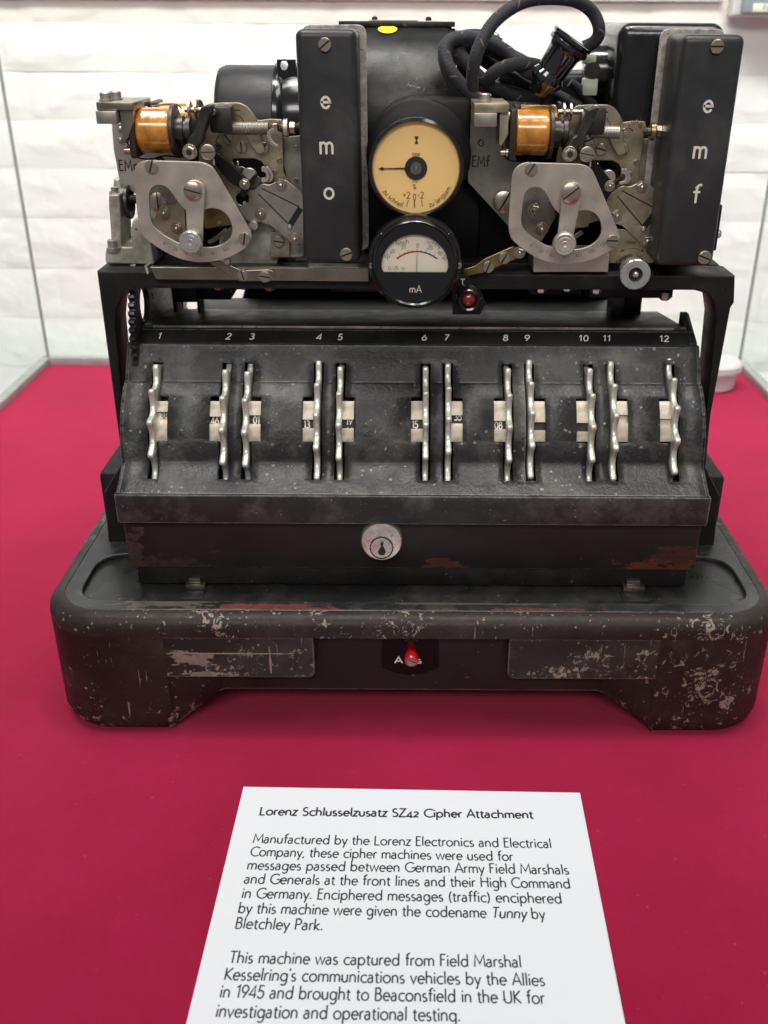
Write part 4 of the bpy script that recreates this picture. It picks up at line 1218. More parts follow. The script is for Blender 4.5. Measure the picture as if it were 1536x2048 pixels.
# smaller drum at left
MB().lathe((-0.1035, my-0.02, 0.4165), (-1, 0, 0), [(0.040, -0.05), (0.0405, 0.0), (0.0405, 0.038), (0.0385, 0.0425), (0.034, 0.044), (0, 0.044)], 56, caps=False).done('drum', M['mattecyl'], mo)
MB().lathe((-0.1035, my-0.02, 0.4165), (1, 0, 0), [(0.038, -0.002), (0.0425, 0.0), (0.0425, 0.004), (0.0405, 0.007), (0.042, 0.014), (0.0425, 0.03), (0.044, 0.05)], 56, caps=False).done('flange', M['gloss'], mo)
e0 = W(553, 119, 0.19); e1 = W(592, 150, 0.19); hc_ = W(568, 130, 0.19)
plate('ear', [(e0[0], e1[1]-0.01), (e1[0], e1[1]-0.01), (e1[0], e0[1]), (e0[0], e0[1])], 0.19, 0.006, M['gloss'], mo, holes=[[(hc_[0]+0.0028*math.cos(t*math.pi/8), hc_[1]+0.0032*math.sin(t*math.pi/8)) for t in range(16)]], bevel=0.0006)

# gear case mass behind the dials
MB().box(-0.045, 0.175, 0.205, 0.30, dz, 0.405, 0.006, seg=3).done('gear_case', M['dark'], mach)
MB().box(-0.035, 0.050, 0.165, 0.205, dz, 0.380, 0.004).done('gear_case_front', M['dark'], mach)
MB().lathe((0.052, 0.190, 0.372), (0, -1, 0), [(0.030, -0.004), (0.030, 0.0), (0.016, 0.001), (0.016, 0.006), (0.0, 0.007)], 40, caps=False).done('small_gear', M['dark'], mach)

a_ = at(1000, 146, 0.215); b_ = at(1235, 230, 0.215)
MB().box(a_.x, b_.x, 0.215, 0.29, b_.z-0.02, a_.z, 0.006, seg=3).done('terminal_housing', M['dark'], mach)
# ---- covers with letters
def letter_cover(x0, x1, zt, zb_, word, lx, scr, lab, rivet=None):
    e = empty('letter_cover', ((x0+x1)/2, 0.11, zb_), mach, label=lab)
    YB = 0.100
    b = MB()
    # body: rounded box
    b.box(x0, x1, YB, YB+0.048, zb_, zt, 0.0048, seg=4)
    b.done('cover_body', M['box'], e, smooth=50)
    ol = round_poly([(x0-0.0005, zb_-0.001), (x1+0.0042, zb_-0.001), (x1+0.0042, zt+0.0026), (x0-0.0005 if word == 'emo' else x0-0.0022, zt+0.0022)] if word == 'emo' else
                    [(x0-0.0035, zb_-0.001), (x1+0.0005, zb_-0.001), (x1+0.0005, zt+0.0030), (x0-0.0035, zt+0.0030)], 0.0065, 6)
    plate('flange', ol, YB+0.0484, 0.0022, metal('worn_flange_'+word, (0.30, 0.27, 0.25), (0.66, 0.60, 0.55), 0.40, sc=180, met=0.3, spots=0.8), e, bevel=0.0004)
    ink = Ink()
    for ch, (px, py), sz in zip(word, lx, (0.0092,)*3):
        w_ = G[ch][0]*sz; p = at(px, py, YB)
        hgt = 1.0 if ch == 'f' else X
        ink.text(ch, sz/0.62*0.72, front_fn((p.x-G[ch][0]*sz/0.62*0.36, YB, p.z-hgt*sz/0.62*0.36)), FN, 0.145, 0, 1.0, caps=True)
    ink.done('lettering', M['white_ink'], e)
    for (px, py, r, ang_) in scr:
        p = at(px, py, YB); fast(HEXSCREW if r < 0 else SCREW, p, abs(r), ang_, e)
    return e
letter_cover(-0.0768, -0.0376, at(655, 58, 0.1).z, 0.3352, 'emo', [(651, 205), (653, 296), (658, 387)], [(650, 89, 0.0041, -38), (693, 508, 0.0044, -20)], 'narrow black upright cover marked e m o')
letter_cover(at(1491, 90, 0.1).x-0.0400, at(1491, 90, 0.1).x, at(1430, 69, 0.1).z, 0.3340, 'emf', [(1416, 213), (1400, 305), (1393, 388)], [(1433, 93, 0.0042, 0), (1408, 514, 0.0046, 20)], 'narrow black upright cover marked e m f')
# box behind the right cover
MB().box(0.1400, 0.2140, 0.157, 0.27, dz+0.001, at(1350, 45, 0.16).z, 0.009, seg=5).done('relay_box', M['relay'], mach, smooth=60)
p = at(1438, 465, 0.16)
MB().box(0.2150, 0.2180, 0.125, 0.150, 0.340, 0.372, 0.0008).done('side_lug', M['dark'], mach)
MB().lathe((0.218, 0.135, 0.350), (1, 0, 0), [(0.0036, 0), (0.0036, 0.003), (0.0024, 0.0045)], 6).done('side_bolt', M['bright'], mach)

# ---- round dials
g1 = empty('speed_dial', at(832, 338, 0.10), mach, label='round amber dial with a black bezel')
c1 = at(832, 338, 0.085); c1.y = 0.085
MB().lathe(c1, (0, 1, 0), [(0.0285, 0.0035), (0.0288, 0.0008), (0.0295, 0.0), (0.0312, 0.0012), (0.0316, 0.004), (0.0316, 0.012), (0.0305, 0.013), (0.0305, 0.075)], 72, caps=False).done('bezel', M['gloss'], g1)
MB().lathe(c1, (0, 1, 0), [(0, 0.0040), (0.0287, 0.0040)], 72, caps=False).done('dial_face', M['dial'], g1)
MB().lathe(c1, (0, 1, 0), [(0, 0.0010), (0.0284, 0.0010)], 72, caps=False).done('dial_glass', M['lensglass'], g1)
hcx = c1+Vector((0.002, 0.030, 0.004))
MB().lathe(hcx, (0, 1, 0), [(0.030, 0), (0.036, 0.004), (0.036, 0.06)], 56).done('dial_housing', M['dark'], g1)
MB().box(hcx.x, hcx.x+0.036, hcx.y+0.020, hcx.y+0.060, hcx.z-0.010, hcx.z+0.036, 0.004).done('housing_block', M['dark'], g1)
fy = c1.y+0.0038
MB().lathe((c1.x, fy, c1.z), (0, -1, 0), [(0.0074, 0), (0.0074, 0.0005), (0, 0.0005)], 40, caps=False).done('hub_disc', M['slot'], g1)
MB().lathe((c1.x, fy, c1.z), (0, -1, 0), [(0.0044, 0.0005), (0.0040, 0.0012), (0.002, 0.0013), (0.0018, 0.0018), (0, 0.0021)], 8, caps=False).done('hub_boss', M['bar'], g1)
nx_ = c1.x
plate('needle', [(nx_-0.0040, c1.z+0.0006), (nx_-0.021, c1.z-0.0003+0.0003), (nx_-0.0220, c1.z+0.0008), (nx_-0.0250, c1.z-0.0004), (nx_-0.0220, c1.z-0.0014), (nx_-0.021, c1.z-0.0006), (nx_-0.0040, c1.z-0.0006)], fy-0.0012, 0.0003, M['marker'], g1, bevel=0.00003)
ink = Ink(); o1 = Ink()
P1 = lambda px, py: Vector((at(px, py, fy).x, fy, at(px, py, fy).z))
def centered(ink, st, px, py, size, weight, track=0.05, sx=1.0):
    p = P1(px, py); w_ = text_width(st, track)*size*sx; ink.text(st, size, front_fn((p.x-w_/2, fy, p.z-size/2)), FN, weight, track, sx)
centered(ink, '+2', 813, 390, 0.0040, 0.10); centered(ink, '0', 829, 394, 0.0040, 0.10, sx=0.8); centered(ink, '-2', 841, 390, 0.0040, 0.10); centered(ink, '%', 829, 373, 0.0032, 0.10)
centered(ink, '735100', 832, 309, 0.0017, 0.13, 0.1, 0.8); centered(ink, '0-14', 830, 363, 0.0013, 0.13, 0.1)
# hourglass mark
p = P1(833, 280)
for q in ([(-0.0012, 0.0020), (0.0012, 0.0020)], [(-0.0012, -0.0020), (0.0012, -0.0020)], [(-0.0010, 0.0020), (0.0008, -0.0020)], [(0.0010, 0.0020), (-0.0008, -0.0020)], [(0, 0.0018), (0, -0.0018)]):
    ink.stroke(q, 0.00030, front_fn(p), FN)
pa, pb = P1(829, 401), P1(829, 415)
ink.stroke([(0, 0), (pb.x-pa.x, pb.z-pa.z)], 0.0003, front_fn(pa), FN)
for (x1_, x2_) in ((817, 813), (843, 845)):
    pa, pb = P1(x1_, 399), P1(x2_, 413); o1.stroke([(0, 0), (pb.x-pa.x, pb.z-pa.z)], 0.0003, front_fn(pa), FN)
for st, a0 in (('zu schnell', 214), ('zu langsam', 291)):
    ink.text(st, 0.0032, arc_fn(c1, 0.0266, a0, fy, False), FN, 0.10, 0.05)
ink.done('dial_print', M['black_ink'], g1); o1.done('dial_mark', M['orange_ink'], g1)

g2 = empty('milliammeter', at(830, 522, 0.08), mach, label='black round meter with a cream half-round window marked mA')
c2 = at(830, 528, 0.078); c2.y = 0.078
MB().lathe(c2, (0, 1, 0), [(0.0270, 0.0), (0.0280, -0.0012), (0.0292, 0.0), (0.0298, 0.003), (0.0314, 0.004), (0.0321, 0.006), (0.0321, 0.010), (0.0314, 0.012), (0.0300, 0.030), (0.0290, 0.060)], 72, caps=False).done('meter_case', M['gloss'], g2)
# face plate with half round window
hw_ = []
wl_, wr_, wb_ = W(763, 500, c2.y), W(897, 500, c2.y), W(830, 545, c2.y)[1]
wt_ = W(830, 470, c2.y)[1]
rx_ = (wr_[0]-wl_[0])/2; cxw = (wr_[0]+wl_[0])/2
win = [(cxw+rx_*math.cos(R(t)), wb_+0.0045+(wt_-wb_-0.0045)*math.sin(R(t))) for t in range(0, 181, 9)]
win = win+[(cxw-rx_, wb_+0.003), (cxw-rx_+0.0012, wb_), (cxw+rx_-0.0012, wb_), (cxw+rx_, wb_+0.003)]
disc = [(c2.x+0.0273*math.cos(2*math.pi*k/64), c2.z+0.0273*math.sin(2*math.pi*k/64)) for k in range(64)]
plate('meter_front', disc, c2.y+0.0004, 0.0022, M['gloss'], g2, holes=[win], bevel=0.0004)
plate('scale_card', [(cxw-rx_-0.0004, wb_-0.001), (cxw+rx_+0.0004, wb_-0.001), (cxw+rx_+0.0004, wt_+0.0005), (cxw-rx_-0.0004, wt_+0.0005)], c2.y+0.0030, 0.0006, M['meter'], g2, bevel=0.00005)
fy = c2.y+0.0030
ink = Ink(); ri = Ink(); bi = Ink()
pz = P1(834, 503); cc = Vector((pz.x, fy, pz.z-0.0215)); Rr = 0.0215
def onarc(t, r): return (r*math.cos(R(t)), r*math.sin(R(t)))
ri.stroke([onarc(90+k*5.6, Rr) for k in range(8)], 0.00055, front_fn(cc), FN)
bi.stroke([onarc(90-k*5.6, Rr) for k in range(8)], 0.00045, front_fn(cc), FN)
for k in range(-5, 6): ink.stroke([onarc(90-k*7.8, Rr), onarc(90-k*7.8, Rr+(0.0019 if k % 2 == 0 else 0.0014))], 0.00013, front_fn(cc), FN)
ink.stroke([(0, Rr-0.012), (0, Rr+0.0022)], 0.00010, front_fn(cc), FN)
def cen(st, px, py, size, rot=0, weight=0.10):
    p = P1(px, py); w_ = text_width(st, 0.05)*size
    c_, s_ = math.cos(R(rot)), math.sin(R(rot))
    ink.text(st, size, lambda x, y: p+Vector(((x-w_/2)*c_-(y-size/2)*s_, 0, (x-w_/2)*s_+(y-size/2)*c_)), FN, weight, 0.05)
cen('20', 807, 493.5, 0.0026, 10); cen('0', 835, 491, 0.0028); cen('20', 860, 495, 0.0026, -12); cen('40', 784, 503, 0.0026, 28); cen('50', 775, 513, 0.0026, 40); cen('40', 880, 506, 0.0026, -30); cen('50', 889, 516, 0.0026, -45)
cen('falsch', 804, 484, 0.0030, 10, 0.09); cen('richtig', 868, 487, 0.0030, -18, 0.09); cen('-25', 790, 536, 0.0025, 0, 0.08)
p = P1(779, 536)
ink.stroke([(-0.0008, -0.0010), (-0.0008, 0.0006), (0, 0.0013), (0.0008, 0.0006), (0.0008, -0.0010), (-0.0008, -0.0010)], 0.00010, front_fn(p), FN)
p = P1(806, 537); ink.stroke([onarc(t, 0.0010) for t in range(0, 361, 45)], 0.00010, front_fn(p), FN)
ink.done('scale_print', M['black_ink'], g2); ri.done('red_arc', M['red_ink'], g2); bi.done('blue_arc', M['blue_ink'], g2)
pn = P1(834, 505); pn2 = P1(833, 545)
plate('needle', [(pn.x-0.0001, pn.z), (pn.x+0.0001, pn.z), (pn2.x+0.00022, pn2.z), (pn2.x-0.00022, pn2.z)], fy-0.0010, 0.0002, M['needle'], g2, bevel=0.00002)
plate('meter_glass', disc, c2.y+0.0010, 0.0002, M['lensglass'], g2, bevel=0.00002)
fy = c2.y+0.0004
ink = Ink(); centered(ink, 'mA', 831, 578, 0.0048, 0.10, 0.08); ink.done('lettering', M['white_ink'], g2)
for px in (744, 918): fast(SCREW, at(px, 531, c2.y+0.004), 0.0020, 20, g2)
# lamp with T. plate
lp = empty('indicator_lamp', at(938, 602, 0.09), mach, label='dark red indicator lamp in a black bezel')
c3 = at(938, 601, 0.085)
MB().lathe(c3, (0, 1, 0), [(0.0052, 0.004), (0.0058, 0.0), (0.0070, -0.0006), (0.0084, 0.001), (0.0094, 0.005), (0.0094, 0.012), (0.006, 0.020)], 40, caps=False).done('lamp_bezel', M['gloss'], lp)
MB().lathe(c3, (0, 1, 0), [(0, -0.0006), (0.0022, -0.0003), (0.0042, 0.0008), (0.0056, 0.0030)], 32, caps=False).done('lens', M['redlens'], lp)
pl = [W(903, 552, 0.1), W(935, 552, 0.1), W(958, 574, 0.1), W(972, 606, 0.1), W(960, 628, 0.1), W(905, 628, 0.1)]
plate('lamp_plate', pl, 0.0985, 0.0022, M['dark'], lp, bevel=0.0003)
fy = 0.0985; ink = Ink(); p = P1(920, 574); ink.text('T.', 0.0056, front_fn(p), FN, 0.12, 0.08); ink.done('lettering', M['white_ink'], lp)

# ---- the two magnet mechanisms
def Lc(x, y): return (180+x/3.4909, 160+y/3.4909)
def Rc(x, y): return (920+x/3.657, 160+y/3.657)
DX = 0.2546
def mech(kind):
    left = kind == 'o'
    dx = 0.0 if left else DX
    e = empty('magnet_mechanism', at(400, 540, 0.12)+Vector((dx, 0, 0)), mach,
              label='steel magnet mechanism marked EMo' if left else 'steel magnet mechanism marked EMf')
    def q(x, y, Y): return at(*Lc(x, y), Y)+Vector((dx, 0, 0))
    def w(x, y, Y): p = q(x, y, Y); return (p.x, p.z)
    def pts(lst, Y): return [w(x, y, Y) for x, y in lst]
    def rq(x, y, Y): return at(*Rc(x, y), Y)
    def rpts(lst, Y): return [(rq(x, y, Y).x, rq(x, y, Y).z) for x, y in lst]
    mm = 0.6507/1940/3.4909      # metres per crop pixel near Y=.1
    # sector plate
    Y = 0.1000
    so = round_poly(pts([(303, 640), (330, 585), (380, 560), (780, 572), (850, 600), (890, 660), (1118, 1050), (1132, 1105), (1100, 1160), (1040, 1205), (960, 1245), (860, 1270), (750, 1275), (640, 1255), (540, 1212), (450, 1155), (370, 1095), (340, 1020), (326, 900)], Y), 0.004, 4)
    hole = round_poly(pts([(413, 840), (414, 780), (440, 742), (490, 732), (530, 745), (575, 790), (610, 850), (660, 905), (735, 960), (800, 905), (850, 892), (920, 908), (972, 958), (998, 1040), (985, 1095), (940, 1140), (870, 1165), (800, 1170), (710, 1162), (620, 1140), (520, 1085), (440, 1020), (420, 960)], Y), 0.003, 3)
    plate('sector_plate', so, Y, 0.0026, M['steel'], e, holes=[hole], bevel=0.0004)
    ink = Ink()
    cc = q(730, 775, Y); cc.y = Y
    # graduations
    c_r = (q(730, 1210, Y)-cc).length
    a0, a1 = 240, 308
    r_in = (q(730, 1178, Y)-cc).length
    n = 30
    for k in range(n+1):
        a_ = 236+(310-236)*k/n
        ll = 0.0040 if k % 5 == 0 else 0.0022
        t0 = 0.0012+(0.0022 if k % 5 else 0.0)*0
        ink.stroke([(( r_in+t0)*math.cos(R(a_)), (r_in+t0)*math.sin(R(a_))), ((r_in+t0+ll)*math.cos(R(a_)), (r_in+t0+ll)*math.sin(R(a_)))], 0.00010, front_fn(cc), FN)
    for st, a_ in (('0', 235), ('20', 246), ('40', 257), ('60', 269.5), ('80', 282), ('100', 294.5), ('120', 307)):
        wt = text_width(st, 0.05)*0.0021/(r_in+0.006)
        ink.text(st, 0.0021, arc_fn(cc, r_in+0.0050, a_-math.degrees(wt/2), Y, False), FN, 0.10, 0.05)
    ink.done('graduations', M['engrave'], e)
    # pointer arm, knob and pivot
    YA = 0.0955
    ao = pts([(652, 770), (655, 735), (680, 708), (720, 695), (765, 706), (795, 735), (803, 775), (797, 860), (785, 1150), (680, 1150), (668, 900)], YA)
    plate('pointer_arm', round_poly(ao, 0.003, 3), YA, 0.0030, M['steel'], e, bevel=0.0005)
    kc = q(705, 1130, 0.088)
    MB().lathe(kc, (0, 1, 0), [(0, -0.0024), (0.0072, -0.0024), (0.0072, -0.0022), (0.0066, -0.0022), (0.0042, -0.0021), (0.0042, -0.0024)][:1]+[(0.0020, -0.0030), (0.0024, -0.0027), (0.0046, -0.0029), (0.0050, -0.0026), (0.0068, -0.0028), (0.0077, -0.0020), (0.0078, -0.0008), (0.0078, 0.003), (0.005, 0.004), (0.004, 0.0076)], 40, caps=False).done('knob', M['bright'] if left else M['steel'], e)
    fast(DOMESCREW, q(718, 772, YA), 0.0060 if left else 0.0066, 15 if left else -38, e)
    fast(SCREW, q(430, 605, Y), 0.0042, -72 if left else -58, e)
    fast(SCREW, q(1080, 1105, Y), 0.0041, -80 if left else 2, e)
    MB().cyl(q(782, 617, Y), (0, -1, 0), 0.0021, -0.001, 0.0002, seg=18).done('rivet', M['steel'], e)
    # standoffs behind plate
    for x, y in ((430, 605), (1080, 1105), (720, 800)):
        MB().cyl(q(x, y, Y+0.0028), (0, 1, 0), 0.003, 0.0, 0.028, seg=16).done('spacer', M['darkmetal'], e)
    # dark mechanism floor
    YD = 0.172
    MB().box(q(300, 560, YD).x, q(1360, 560, YD).x, YD, YD+0.03, dz, q(600, 330, YD).z, 0.002).done('mechanism_frame', M['dark'], e)
    # main oil-stained plate
    Y = 0.145
    mo_ = round_poly(pts([(760, 330), (800, 250), (835, 165), (930, 158), (1040, 158), (1100, 190), (1145, 245), (1168, 285), (1250, 272), (1345, 275), (1346, 395), (1350, 640), (1372, 690), (1420, 760), (1420, 900), (1000, 1000), (820, 760), (760, 600)], Y), 0.002, 3)
    h1 = round_poly(pts([(985, 560), (1005, 548), (1150, 548), (1200, 570), (1225, 615), (1225, 680), (1160, 690), (1085, 640), (1020, 610)], Y), 0.0015, 3)
    h2 = [w(1065+46*math.cos(t*math.pi/10), 828+46*math.sin(t*math.pi/10), Y) for t in range(20)]
    plate('main_plate', mo_, Y, 0.0030, M['gold'], e, holes=[h1, h2], bevel=0.0004)
    Y = 0.1395
    hp = round_poly(pts([(925, 175), (945, 158), (1040, 156), (1095, 182), (1140, 235), (1175, 300), (1195, 420), (1225, 500), (1170, 520), (1110, 440), (1060, 330), (990, 290), (925, 260)], Y), 0.002, 3)
    plate('curved_bracket', hp, Y, 0.0022, M['gold'], e, bevel=0.0005)
    fast(HEXSCREW, q(955, 215, Y), 0.0042, -70 if left else -32, e)
    ink = Ink(); p = q(1012, 210, Y); ink.stroke([(0, 0), (0.0040, 0.0)], 0.00035, front_fn(p), FN)
    p = q(1015, 243, Y); ink.stroke([(0, 0), (0.003, -0.001), (0.0055, -0.004), (0.0065, -0.007)], 0.00025, front_fn(p), FN); ink.done('mark', M['marker'], e)
    Y = 0.145
    for (x, y, r, a_) in ((962, 405, 0.0037, 52), (1058, 468, 0.0039, 90), (1215, 470, 0.0037, -55)):
        fast(SCREW, q(x, y, Y), r, a_ if left else a_-75, e)
    # grey side plate at the right of the main plate
    gp = pts([(1352, 400), (1480, 385), (1524, 400), (1524, 1260), (1440, 1260), (1430, 760), (1375, 690), (1354, 600)], 0.152)
    plate('side_plate', gp, 0.152, 0.002, M['grey'], e, bevel=0.0003)
    # dark block beside lever
    a_, b_ = q(822, 178, 0.125), q(1000, 372, 0.125)
    MB().box(a_.x, b_.x, 0.1250, 0.1385, b_.z, a_.z, 0.002).done('armature_block', M['darkmetal'], e)
    MB().cyl(q(857, 222, 0.125), (0, -1, 0), 0.0022, 0, 0.002, b=0.0004, seg=8).done('pin', M['bright'], e)
    # armature lever
    Y = 0.104
    al = round_poly(pts([(770, 195), (815, 172), (845, 176), (850, 190), (792, 370), (782, 430), (735, 480), (735, 545), (668, 545), (662, 470), (700, 385), (722, 372)], Y), 0.0012, 3)
    plate('armature_lever', al, Y, 0.014, M['darkmetal'], e, bevel=0.0009)
    fast(HOLLOWNUT, q(697, 502, Y), 0.0040, 10, e, 'nut')
    fast(FLATSCREW, q(825, 503, 0.106), 0.0050, -5 if left else 10, e)
    MB().cyl(q(825, 503, 0.107), (0, 1, 0), 0.0026, 0.0, 0.04, seg=14).done('spacer', M['darkmetal'], e)
    MB().box(q(812, 0, 0.106).x, q(822, 0, 0.106).x, 0.1065, 0.108, q(0, 590, 0.106).z, q(0, 548, 0.106).z).done('stop_pin', M['steel'], e)
    # black diagonal lever
    Y = 0.122
    dl = round_poly(pts([(850, 520), (880, 500), (960, 560), (1040, 640), (1105, 705), (1150, 655), (1165, 670), (1110, 760), (1075, 830), (1035, 800), (1060, 760), (980, 720), (880, 610)], Y), 0.0014, 3)
    plate('diagonal_lever', dl, Y, 0.005, M['dark'], e, bevel=0.0006)
    fast(NUT, q(1080, 727, Y), 0.0030, 0, e, 'nut')
    # cam pieces
    MB().cyl(q(1112, 668, 0.136), (0, 1, 0), 0.0052, 0, 0.004, b=0.0006, seg=26).done('cam_disc', M['steel'], e)
    for ddx in (0, 28):
        hk = pts([(1195+ddx, 608), (1212+ddx, 602), (1240+ddx, 640), (1255+ddx, 675), (1240+ddx, 710), (1205+ddx, 722), (1190+ddx, 700), (1225+ddx, 690), (1232+ddx, 665), (1222+ddx, 645), (1195+ddx, 640)], 0.136+ddx*0.0001)
        plate('pawl', round_poly(hk, 0.0008, 2), 0.136+ddx*0.0001, 0.0022, M['steel'], e, bevel=0.0003)
    MB().cyl(q(1062, 830, 0.15), (0, 1, 0), 0.009, 0, 0.012, seg=24).done('shaft_end', M['dark'], e)
    MB().cyl(q(1085, 855, 0.148), (0, -1, 0), 0.0015, 0, 0.003, seg=10).done('pin', M['bright'], e)
    # fan plate with its sight lines
    Y = 0.131
    fp = round_poly(pts([(1105, 770), (1140, 775), (1170, 745), (1205, 722), (1250, 735), (1295, 712), (1330, 690), (1372, 700), (1487, 790), (1492, 1112), (1400, 1130), (1240, 1000), (1190, 990), (1102, 990), (1040, 900), (1060, 878), (1110, 850)], Y), 0.0022, 3)
    a2 = pts([(1388, 1040), (1375, 1005), (1455, 880), (1480, 885), (1487, 905), (1412, 1035)], Y)
    plate('fan_plate', fp, Y, 0.0024, M['grey'] if left else M['gold'], e, bevel=0.0004)
    ink = Ink()
    for A_, B_ in (((1200, 757), (1462, 886)), ((1175, 795), (1385, 1005))):
        pa = q(*A_, Y); pb = q(*B_, Y); pa.y = pb.y = Y
        ink.stroke([(0, 0), (pb.x-pa.x, pb.z-pa.z)], 0.00042, front_fn(pa), FN)
    pa = q(1398, 1012, Y); pb = q(1470, 895, Y); pa.y = pb.y = Y
    ink.stroke([(0, 0), (pb.x-pa.x, pb.z-pa.z)], 0.0021, front_fn(pa), FN)
    ink.done('slot_line', M['marker'], e)
    MB().lathe(q(1395, 1024, Y-0.0002), (0, -1, 0), [(0.0020, 0), (0.0020, 0.001), (0.0013, 0.0020), (0, 0.0023)], 16, caps=False).done('stud', M['bright'], e)
    for (x, y) in ((1335, 735), (1193, 935), (1432, 1110)):
        fast(NUT, q(x, y, Y), 0.0034, random.uniform(0, 60), e, 'nut')
    # stepped block right of fan plate (left unit only) / motor name plate (right unit)
    if left:
        lb = round_poly(pts([(985, 1030), (1120, 998), (1235, 1005), (1320, 1060), (1500, 1120), (1500, 1240), (1310, 1245), (1308, 1310), (900, 1310), (900, 1100)], 0.146), 0.003, 3)
        plate('pale_casting', lb, 0.146, 0.02, M['zinc'], e, bevel=0.0012)
        tb_ = pts([(1262, 1062), (1395, 1068), (1393, 1238), (1260, 1236)], 0.141)
        plate('tab_plate', tb_, 0.141, 0.002, M['gold'], e, bevel=0.0003)
        fast(SCREW, q(1320, 1126, 0.141), 0.0040, 8, e)
        MB().cyl(q(1140, 1020, 0.128), (0, 1, 0), 0.0034, 0, 0.02, b=0.0006, seg=16).done('post', M['steel'], e)
    else:
        tp_ = round_poly(rpts([(1060, 1130), (1085, 1115), (1130, 1090), (1215, 1095), (1300, 1140), (1432, 1138), (1432, 1300), (1415, 1340), (1075, 1340), (1062, 1300)], 0.1335), 0.0015, 3)
        plate('motor_plate', tp_, 0.1335, 0.0020, M['gold'], e, bevel=0.0003)
        fast(NUT, rq(1365, 1187, 0.1335), 0.0036, 10, e, 'nut')
        Yp = 0.1335; ink = Ink()
        def tx(st, x, y, size, rot, wgt=0.13):
            p = rq(x, y, Yp); p.y = Yp; w_ = text_width(st, 0.03)*size*0.82; c_, s_ = math.cos(R(rot)), math.sin(R(rot))
            ink.text(st, size, lambda X_, Y_: p+Vector(((X_-w_/2)*c_-Y_*s_, 0, (X_-w_/2)*s_+Y_*c_)), FN, wgt, 0.03, 0.82)
        tx('Motor', 1250, 1200, 0.0030, 0)
        cm = rq(1245, 1395, Yp); cm.y = Yp
        ra = (rq(1245, 1232, Yp)-cm).length
        ink.stroke([(ra*math.cos(R(t)), ra*math.sin(R(t))) for t in range(66, 116, 6)], 0.00013, front_fn(cm), FN)
        for sg_, tt2 in ((1, 62), (-1, 118)):
            p_ = Vector((ra*math.cos(R(tt2)), ra*math.sin(R(tt2)))); t_ = Vector((sg_*math.cos(R(tt2-90)) if False else sg_*0.87, -0.45))
            nrm_ = Vector((-t_.y, t_.x))
            tip = p_+t_*0.0014; bk = p_-t_*0.0012
            n0 = len(ink.v)
            for v2 in (tip, bk+nrm_*0.0009, bk-nrm_*0.0009): ink.v.append((cm.x+v2.x, Yp-0.0002, cm.z+v2.y))
            ink.f.append([n0, n0+1, n0+2])
        for st, a_, in (('Langsam', 150), ('Schnell', 76)):
            ink.text(st, 0.0030, arc_fn(cm, ra-0.0060, a_, Yp, True), FN, 0.13, 0.03, 0.80)
        ink.done('lettering', M['black_ink'], e)
        # knurled speed knob
        kc = rq(1285, 1425, 0.098)
        MB().lathe(kc, (0, 1, 0), [(0.0048, 0.003), (0.0050, 0.0), (0.0060, -0.0002), (0.0100, 0.0), (0.0106, 0.0006), (0.0107, 0.002), (0.0107, 0.009), (0.0100, 0.010), (0.004, 0.010), (0.004, 0.03)], 56, caps=False).done('speed_knob', M['bright'], e)
        MB().lathe(kc, (0, 1, 0), [(0, 0.0028), (0.0050, 0.0028)], 30, caps=False).done('knob_recess', M['slot'], e)
        MB().lathe(kc+Vector((0.0002, 0, 0)), (0, 1, 0), [(0, -0.0012), (0.0014, -0.0008), (0.0022, 0.0002), (0.0024, 0.003)], 20, caps=False).done('knob_axle', M['bright'], e)
        # block below the sector
        sbk = rpts([(537, 1270), (1090, 1270), (1085, 1405), (537, 1405)], 0.116)
        plate('foot_block', sbk, 0.116, 0.03, M['steel'], e, bevel=0.0006)
    # parts seen through the sector windows
    if left:
        ip = round_poly(pts([(490, 885), (530, 870), (570, 880), (620, 850), (660, 860), (670, 1110), (560, 1130), (430, 1010), (465, 930)], 0.128), 0.002, 3)
        plate('inner_plate', ip, 0.128, 0.003, M['gold'], e, bevel=0.0004)
        fast(NUT, q(520, 930, 0.128), 0.0036, 0, e, 'nut'); fast(NUT, q(607, 1035, 0.128), 0.0034, 20, e, 'nut')
        fast(DOMESCREW, q(480, 850, 0.134), 0.0068, 88, e)
        plate('backing', pts([(400, 700), (700, 700), (700, 1170), (400, 1170)], 0.150), 0.150, 0.002, M['zinc'], e, bevel=0.0003)
    else:
        fast(NUT, rq(543, 955, 0.140), 0.0042, 0, e, 'nut'); fast(NUT, rq(597, 1090, 0.132), 0.0040, 20, e, 'nut')
    rp = round_poly(pts([(795, 900), (880, 870), (1000, 930), (1010, 1010), (800, 1040)], 0.130), 0.002, 3)
    plate('brass_quadrant', rp, 0.130, 0.003, M['gold'] if not left else M['brass'], e, bevel=0.0004)
    bar2 = pts([(830, 1125), (860, 1140), (970, 1060), (945, 1035)], 0.126)
    plate('short_link', bar2, 0.126, 0.002, M['bar'], e, bevel=0.0003)
    MB().cyl(q(905, 990, 0.130), (0, -1, 0), 0.0016, 0, 0.002, seg=12).done('pin', M['screw'], e)
    MB().cyl(q(840, 1125, 0.126), (0, -1, 0), 0.0016, 0, 0.002, seg=12).done('pin', M['screw'], e)
    # side bracket with pencilled name
    Y = 0.150
    if left:
        bo = pts([(150, 300), (262, 300), (265, 482), (520, 485), (700, 560), (700, 900), (420, 900), (310, 790), (205, 705), (165, 485)], Y)
        lt = 'EMo'; pp = q(205, 632, Y)
    else:
        bo = rpts([(62, 200), (100, 178), (360, 178), (360, 420), (420, 600), (700, 640), (700, 1000), (560, 1250), (500, 1250), (345, 1060), (55, 745)], Y)
        lt = 'EMf'; pp = rq(85, 632, Y)
    plate('side_bracket', round_poly(bo, 0.0012, 2), Y, 0.0030, M['steel'] if left else M['grey'], e, bevel=0.0004)
